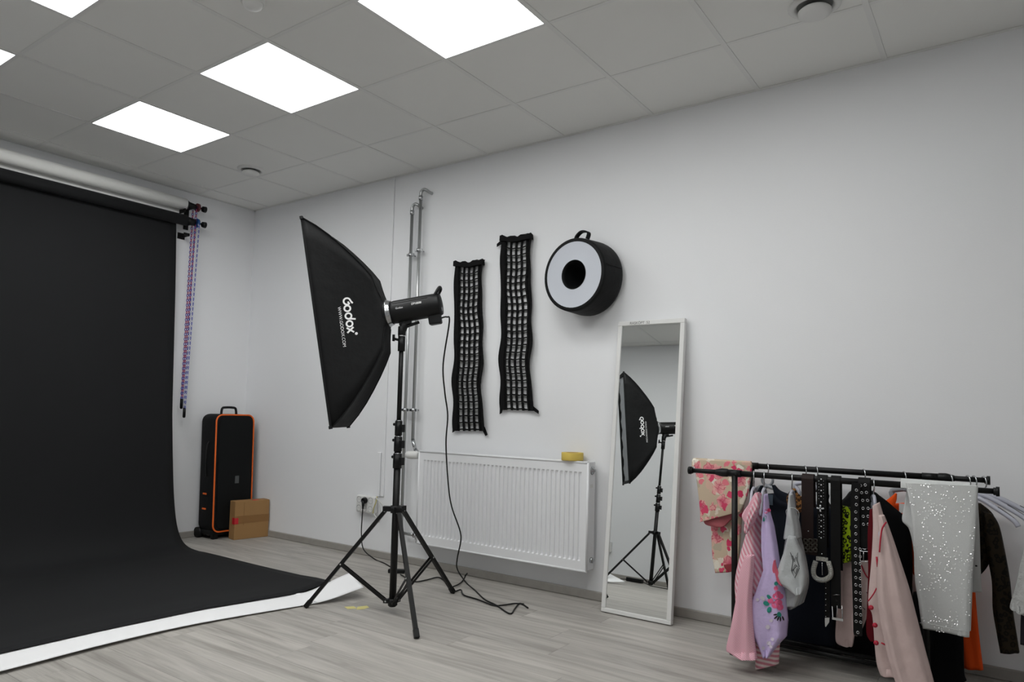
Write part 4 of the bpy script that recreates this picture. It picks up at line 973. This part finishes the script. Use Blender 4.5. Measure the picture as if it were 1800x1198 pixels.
def px_strokes(bv, polys, wd, mat, name, parent, fallback):
    for pl_, cl in polys:
        vs, fs = strokes([(pl_, cl)], wd); out = []
        for x, y in vs:
            dr = ray(x, y).normalized(); h = bv.ray_cast(CAM, dr); out.append(h[0]-dr*.002 if h[0] is not None else W(x, y, fallback))
        MB().add(out, fs).build(name, mat, parent)
px_strokes(bvS, [([(1389, 970), (1396, 983), (1403, 970), (1401, 984), (1405, 996), (1398, 992), (1391, 1003), (1394, 985)], True), ([(1392, 1004), (1400, 994), (1405, 998), (1397, 1015)], True), ([(1393, 976), (1397, 987), (1400, 979)], False), ([(1394, 1000), (1398, 1008), (1402, 998)], False)], 1.3, BLKT, 'star_print', g_, .63)
sf = on(g_, 'sheer_layer', M('sheer_grey', '#8C8F8F', .6), [(1371, 1022, 1420, 1015), (1376, 1042, 1420, 1035), (1383, 1064, 1411, 1058), (1387, 1071, 1400, 1066)], .535, .02, fold=.004, tt=1, seed=34, lin=True)
MB().tube(cr([W(1383, 905, .55), W(1382, 897, .57), W(1388, 892, .58), W(1397, 893, .58), W(1404, 900, .57), W(1404, 912, .55)], 5), .0018, 5).build('neck_elastic', STAR, g_)

# ---- belts over the front rail
def belt(name, label, xl, xr, y_bot, mat, back_bot=None, y=YR1, grp='belts hung over the front rail', tip=False, lean=0):
    a = W(xl, 860, -y+.02); b = W(xr, 860, -y+.02); xc = (a.x+b.x)/2; wd = abs(b.x-a.x)
    zb = W(xl, y_bot, -y+.02).z; zk = W(xl, back_bot or y_bot-60, -y-.02).z
    t = thing(name, (xc, y, zb), label, 'belt', grp)
    path = [(xc+lean*.3, y+.024, zk), (xc, y+.022, (zk+ZR1)/2), (xc, y+.020, ZR1)]+[(xc, y+.0185*math.cos(R(k)), ZR1+.0185*math.sin(R(k))) for k in range(20, 161, 20)]+[(xc, y-.020, ZR1), (xc, y-.022, (zb+ZR1)/2), (xc+lean, y-.024, zb+.02), (xc+lean, y-.024, zb)]
    wl = [wd]*len(path)
    if tip: wl[0] = wd*.5
    MB().ribbon(path, (1, 0, 0), wl, .004, None).build('strap', mat, t)
    return t, xc, wd, zb
def fz(px, py, off=.0): p_ = W(px, py, -YR1+.028+off); return p_
t, xc, wd, zb = belt('brown_belt', 'wide dark brown leather belt hung over the front rail', 1409, 1430, 950, BROWN)
for i in range(3):
    for k in range(3):
        c = fz(1416+i*8.5, 950+k*8.2, .004); f = MB()
        s_ = .0098
        for a in range(4):
            an = R(45+90*a); bn = R(135+90*a); f.tube([c+Vector((s_*math.cos(an), 0, s_*math.sin(an))), c+Vector((s_*math.cos(bn), 0, s_*math.sin(bn)))], .0024, 4)
        f.build('square_stud', M('dull_nickel_%d' % len(MATS), '#55524C', .4, metal=.7), t)
MB().obox(fz(1423, 960, .0), ((1, 0, 0), (0, 0, 1), (0, 1, 0)), (.030, .034, .002)).build('studded_end', BROWN, t)
MB().sphere(fz(1421, 933, .0), .004, 8).build('rivet', CHROME, t)

t, xc, wd, zb = belt('western_belt', 'black western belt with rhinestone studs, silver cross and big buckle', 1436, 1453, 985, BLKL, 960)
st = MB()
for x, y, r in [(1443.5, 842+10*k, 3.0) for k in range(5)]+[(1443.5, 905+10*k, 3.0) for k in range(5)]+[(1444.5, 973, 2.4)]: st.sphere(fz(x, y), r*.0014*1.05, 8, (1, .6, 1))
for k in range(8):
    for s_ in (-4, 4): st.sphere(fz(1443.5+s_, 845+5.2*k if k < 7 else 905), .0022, 6, (1, .6, 1)); st.sphere(fz(1444+s_, 908+5*k), .0022, 6, (1, .6, 1))
for k in range(46):
    for xx in (1437, 1452.5): st.sphere(fz(xx+.02*k, 842+3*k, -.001), .0011, 5)
o = st.build('studs', CHROME, t); o['kind'] = 'stuff'
c = fz(1442, 893, .002); cm = MB()
for v in ((1, 0, 0), (0, 0, 1)): cm.obox(c, (v, (0, 1, 0), Vector(v).cross(Vector((0, 1, 0)))), (.0125, .002, .003))
for a in range(4): cm.sphere(c+Vector((math.cos(R(90*a)), 0, math.sin(R(90*a))))*.0115, .0052, 8, (1, .5, 1))
cm.build('silver_cross', CHROME, t)
bx = fz(1445, 982, .004)
MB().obox(bx, ((1, 0, 0), (0, 0, 1), (0, 1, 0)), (.0235, .0085, .005)).build('buckle_keeper', RHINE, t, bevel=.002)
hr = cr([fz(1434, 986, .006), fz(1430, 1000, .007), fz(1431, 1011, .007), fz(1437, 1017, .007), fz(1445, 1019, .007), fz(1453, 1017, .007), fz(1460, 1011, .007), fz(1460, 1000, .007), fz(1456, 986, .006)], 4)
MB().tube(hr, .0105, 8).build('buckle', RHINE, t); rs = MB()
for q in hr[1:-1]:
    for dx in (-.005, 0, .005): rs.sphere(q+Vector((dx, -.0095, dx*.4)), .0021, 6)
o = rs.build('rhinestones', CHROME, t); o['kind'] = 'stuff'
MB().tube([fz(1445, 988, .008), fz(1445.5, 1010, .010)], .0018, 6).build('buckle_pin', CHROME, t)
tl = [fz(1453.5, 985, -.004), fz(1454, 1040, -.003), fz(1454, 1085, -.003)]
MB().ribbon(tl, (1, 0, 0), .0195, .003, None).build('belt_tail', BLKL, t)
MB().loft([[fz(1450, 1085, -.001), fz(1458, 1085, -.001), fz(1458, 1085, -.006), fz(1450, 1085, -.006)], [fz(1450, 1093, -.001), fz(1457.5, 1093, -.001), fz(1457.5, 1093, -.006), fz(1450, 1093, -.006)], [fz(1450.5, 1101, -.001), fz(1452, 1101, -.001), fz(1452, 1101, -.006), fz(1450.5, 1101, -.006)]], smooth=False).build('silver_tip', CHROME, t)
ey = MB()
for k in range(7): ey.sphere(fz(1451.5, 1023+10*k, .0), .0024, 8, (1, .5, 1))
o = ey.build('eyelets', CHROME, t)
t, xc, wd, zb = belt('plain_belt', 'plain black leather belt with square buckle hung over the front rail', 1460, 1477, 1066, BLKL, 1000)
fr = [fz(1463, 1065, .002), fz(1464, 1087, .003), fz(1481, 1088, .003), fz(1480, 1064, .002)]
MB().tube(fr, .0026, 6).obox((fr[1]+fr[2])/2, ((1, 0, .0), (0, 0, 1), (0, 1, 0)), (.0215, .005, .0025)).build('buckle', CHROME, t)
MB().tube([fz(1471.5, 1064, .004), fz(1472, 1084, .005)], .0018, 6).build('buckle_pin', CHROME, t)
MB().tube([fz(1464, 1045.5, .0), fz(1470, 1044.5, .002), fz(1476, 1045, .0)], .0013, 5).build('loop_edge', CHROME, t)

g_ = garment('lime_top', 'lime green leopard-print top beside the plain black belt', 'top', loc=(4.94, -.33, .45))
on(g_, 'body', LIME, [(1477, 888, 1486, 889), (1478, 896, 1497, 894), (1478, 920, 1502, 915), (1479, 950, 1502, 945), (1479, 975, 1497, 970), (1479, 989, 1495, 986)], .36, .025, fold=.003, tt=.5, seed=41)

g_ = garment('black_jacket', 'black jacket with sloping shoulders on the rear rail', 'jacket', loc=(5.02, -.22, .15))
on(g_, 'body', BLKCL, [(1505, 862, 1528, 860), (1492, 872, 1545, 870), (1478, 888, 1570, 890), (1476, 940, 1598, 920), (1470, 1000, 1604, 980), (1440, 1060, 1606, 1060), (1410, 1110, 1640, 1110), (1400, 1140, 1660, 1160)], .20, .045, fold=.006, tt=.5, seed=43)
g_ = garment('black_skirt', 'long black garment below the sequin trousers reaching the floor', 'skirt', loc=(5.22, -.3, .02))
on(g_, 'body', BLKCL, [(1605, 1040, 1690, 1040), (1600, 1090, 1692, 1090), (1600, 1140, 1694, 1140), (1604, 1185, 1696, 1180), (1606, 1200, 1700, 1194)], .29, .045, fold=.008, tt=.7, seed=44)

# eyelet belt: two strands
t, xc, wd, zb = belt('eyelet_belt', 'black belt covered with metal eyelets hung over the front rail', 1508, 1529, 962, BLKL, 930)
tl = cr([fz(1505, 848, .006), fz(1503, 880, .006), fz(1503, 930, .006), fz(1505, 1000, .006), fz(1507, 1060, .006), fz(1508, 1110, .006), fz(1508, 1117, .006)], 3)
w2 = .034; wl = [w2]*(len(tl)-3)+[w2*.9, w2*.7, w2*.35]
MB().ribbon(tl, (1, 0, 0), wl, .004, None).build('hanging_strand', BLKL, t)
def eyelet(px, py, off):
    c = fz(px, py, off); e = MB().lathe(c, (0, -1, 0), [(0, .0062), (.0014, .0060), (.0016, .0046), (.0012, .0034), (0, .0034)], 14); e.build('eyelet', CHROME, t)
for (x, y) in [(1512.5, 853), (1521, 852), (1514.5, 865.5), (1523, 865), (1516.5, 879), (1525, 879), (1517, 893), (1526, 893), (1517.5, 907), (1526, 907), (1518, 921), (1526.5, 921)]: eyelet(x, y, .0016)
for k in range(19):
    y = 861+12.8*k if k < 19 else 0
    xs_ = 1507-.0*k if k < 5 else 1505+.012*(y-900)
    if y < 1100:
        if k < 8: eyelet(1505.5 if k < 3 else 1504.5, y, .008)
        else: eyelet(1504.0+.008*(y-960), y, .008); eyelet(1512+.008*(y-960), y+1.5, .008)
eyelet(1508, 1111, .008)
rb = [fz(1512, 968, .008), fz(1512, 986, .008), fz(1529, 987, .008), fz(1530, 969, .008)]
MB().tube(rb, .0028, 6, closed=True).build('buckle', CHROME, t); MB().tube([fz(1518, 968, .01), fz(1518, 985, .012)], .002, 6).build('buckle_pin', CHROME, t)
MB().tube([fz(1515, 963, .004), fz(1520, 965, .006), fz(1527, 963, .004)], .002, 6).build('keeper_loop', CHROME, t)

# pale pink jacket with red trim
g_ = garment('pink_jacket', 'pale pink linen jacket with red piping and red buttons', 'jacket', loc=(5.08, -.5, .05))
on(g_, 'left_front', PINKBL, [(1512, 985, 1530, 985), (1508, 1010, 1534, 1010), (1500, 1060, 1530, 1060), (1496, 1100, 1520, 1095), (1503, 1116, 1509, 1116)], .395, .012, fold=.003, tt=1, seed=52)
on(g_, 'rear_panel', PINKBL, [(1478, 990, 1512, 985), (1473, 1040, 1510, 1040), (1470, 1090, 1506, 1090), (1470, 1125, 1500, 1130), (1480, 1134, 1498, 1136)], .335, .014, fold=.004, tt=1, seed=53)
on(g_, 'lining', REDL, [(1529, 895, 1540, 890), (1525, 940, 1545, 940), (1526, 1000, 1545, 1000), (1524, 1070, 1542, 1070), (1523, 1110, 1543, 1110), (1530, 1126, 1545, 1126)], .47, .012, fold=.002, tt=.8, seed=54)
on(g_, 'body', PINKBL, [(1534, 888, 1546, 882), (1535, 930, 1556, 920), (1532, 985, 1565, 985), (1526, 1055, 1572, 1055), (1533, 1080, 1580, 1080), (1537, 1130, 1590, 1130), (1541, 1165, 1600, 1165), (1548, 1185, 1606, 1192)], .52, .03, fold=.004, tt=.7, seed=55)
on(g_, 'sleeve', PINKBL, [(1545, 905, 1554, 905), (1546, 935, 1566, 935), (1544, 970, 1578, 970), (1541, 1030, 1597, 1030), (1547, 1083, 1610, 1083), (1560, 1143, 1625, 1143), (1576, 1198, 1640, 1198), (1586, 1230, 1648, 1230)], .60, .045, fold=.009, kf=6, tt=.5, seed=56)
MB().tube(cr(wp([(1558, 917), (1551, 928), (1548, 945), (1546, 970)], .645), 5), .0032, 6).build('armhole_piping', REDP, g_)
MB().tube(cr(wp([(1541, 1033), (1535, 1044), (1526, 1056)], .562), 5), .0026, 6).build('lapel_piping', REDP, g_)
MB().tube(cr(wp([(1514, 992), (1518, 1003), (1524, 1013), (1531, 1020)], .415), 5), .003, 6).build('front_piping', REDP, g_)
MB().tube(wp([(1541, 978), (1543, 996)], .565), .004, 6).build('pocket_piping', REDP, g_)
MB().tube(wp([(1549, 1129), (1557, 1133)], .565), .0035, 6).build('pocket_piping', REDP, g_)
for x, y in ((1531, 1067), (1538, 1098), (1540, 1129)):
    c = W(x, y, .562); MB().lathe(c, (.25, -1, .1), [(0, .009), (.003, .0095), (.006, .006), (.007, .001)], 18).build('button', REDP, g_)
MB().tube(wp([(1523, 1040), (1527, 1044)], .412), .0015, 5).build('buttonhole', BLKT, g_); MB().tube(wp([(1515, 1066), (1521, 1071)], .412), .0015, 5).build('buttonhole', BLKT, g_)

g_ = garment('orange_shirt', 'bright orange shirt on the rear rail behind the sequin trousers', 'shirt', loc=(5.2, -.16, .08))
on(g_, 'body', ORG, [(1560, 885, 1660, 880), (1570, 930, 1690, 920), (1600, 1000, 1710, 1000), (1650, 1060, 1716, 1060), (1672, 1110, 1721, 1110), (1689, 1172, 1729, 1176)], .14, .022, fold=.004, tt=.7, seed=61)
on(g_, 'collar', ORG, [(1574, 866, 1577, 868), (1562, 876, 1576, 878), (1551, 884, 1573, 888), (1560, 892, 1570, 896)], .185, .008, fold=.001, tt=1, seed=62)
MB().obox(W(1586, 893, .186), ((1, 0, 0), (0, 0, 1), (0, 1, 0)), (.012, .020, .001)).build('neck_label', WSH, g_)

# sequin trousers
g_ = garment('sequin_trousers', 'silver sequinned trousers folded over the right end of the front rail', 'trousers', loc=(5.23, -.44, .25))
sq1 = on(g_, 'front_leg', SEQ, [(1592, 848, 1719, 853), (1594, 858, 1719, 862), (1602, 900, 1716, 900), (1606, 960, 1713, 960), (1608, 1020, 1708, 1020), (1617, 1070, 1706, 1075), (1622, 1103, 1704, 1119)], .448, .012, fold=.003, tt=1, seed=71, sq=.4, kf=4)
on(g_, 'rear_leg', SEQ, [(1594, 855, 1718, 862), (1589, 890, 1717, 890), (1586, 914, 1715, 920), (1598, 930, 1713, 950), (1606, 970, 1711, 980), (1612, 1040, 1708, 1060), (1620, 1098, 1706, 1108)], .392, .012, fold=.004, tt=1, seed=72, sq=.4)
MB().ribbon([(5.228, YR1+.022, ZR1-.01)]+[(5.228, YR1+.021*math.cos(R(k)), ZR1+.021*math.sin(R(k))) for k in range(0, 181, 20)]+[(5.228, YR1-.022, ZR1-.01)], (1, 0, 0), W(1719, 853, .42).x-W(1592, 848, .42).x-.01, .012, None).build('fold_over', SEQ, g_)
bvQ = BVHTree.FromPolygons([v.co+WO[sq1.name] for v in sq1.data.vertices], [tuple(q.vertices) for q in sq1.data.polygons])
rnd = random.Random(9); mb = MB(); k = 0
while k < 520:
    x = rnd.uniform(1594, 1718); y = rnd.uniform(850, 1112)
    cl = noise.noise(Vector((x/16, y/40, 3)))+.35*noise.noise(Vector((x/6, y/9, 1)))
    if cl < rnd.uniform(-.35, .45): continue
    dr = ray(x, y).normalized(); h = bvQ.ray_cast(CAM, dr)
    if h[0] is None: continue
    c = h[0]+Vector((0, -.0018, 0)); nn = Vector((rnd.gauss(0, .25), -1, .45+rnd.gauss(0, .3))).normalized(); X_ = nn.orthogonal().normalized(); Y_ = nn.cross(X_); r = rnd.uniform(.0013, .0022)
    mb.add([c+(X_*math.cos(R(a))+Y_*math.sin(R(a)))*r for a in range(0, 360, 60)], [tuple(range(6))]); k += 1
o = mb.build('sequins', SEQS, g_); o['kind'] = 'stuff'
MB().tube(wp([(1617, 1094), (1640, 1097), (1670, 1104), (1704, 1111)], .463), .0012, 5).build('hem_seam', SEQ, g_)

g_ = garment('white_shirt', 'white shirt edge with a dark button behind the sequin trousers', 'shirt', loc=(5.33, -.3, .3))
on(g_, 'body', WSH, [(1650, 880, 1719, 876), (1650, 940, 1722, 930), (1650, 1000, 1724, 1000), (1650, 1036, 1727, 1040)], .30, .018, fold=.004, tt=.8, seed=81)
MB().sphere(W(1716, 994, .325), .0042, 8, (1, .5, 1)).build('button', DARKHOLE, g_)
g_ = garment('leopard_blouse', 'dark brown leopard-print blouse with long sleeve at the right rail end', 'blouse', loc=(5.4, -.24, .15))
on(g_, 'body', BROWNL, [(1690, 882, 1724, 884), (1680, 900, 1748, 908), (1680, 950, 1745, 950), (1680, 990, 1738, 990), (1680, 1015, 1722, 1012)], .235, .02, fold=.003, tt=.8, seed=82)
on(g_, 'sleeve', BROWNL, [(1728, 898, 1745, 903), (1728, 925, 1757, 925), (1734, 970, 1767, 970), (1743, 1020, 1776, 1020), (1745, 1070, 1781, 1070), (1752, 1110, 1787, 1110), (1759, 1146, 1792, 1145)], .25, .03, fold=.004, tt=.6, seed=83)
g_ = garment('silver_garment', 'silver grey fluffy garment cut by the right edge of view', 'garment', loc=(5.55, -.4, .3))
on(g_, 'sleeve', FUZZ, [(1808, 930, 1860, 920), (1797, 975, 1860, 975), (1788, 1020, 1850, 1030), (1776, 1060, 1830, 1070), (1778, 1070, 1800, 1080)], .40, .03, fold=.008, tt=.7, seed=84)
on(g_, 'lining', M('dark_plum', '#14121A', .8), [(1800, 1040, 1870, 1040), (1794, 1080, 1870, 1080), (1794, 1132, 1870, 1135)], .36, .02, fold=.004, tt=1, seed=85)
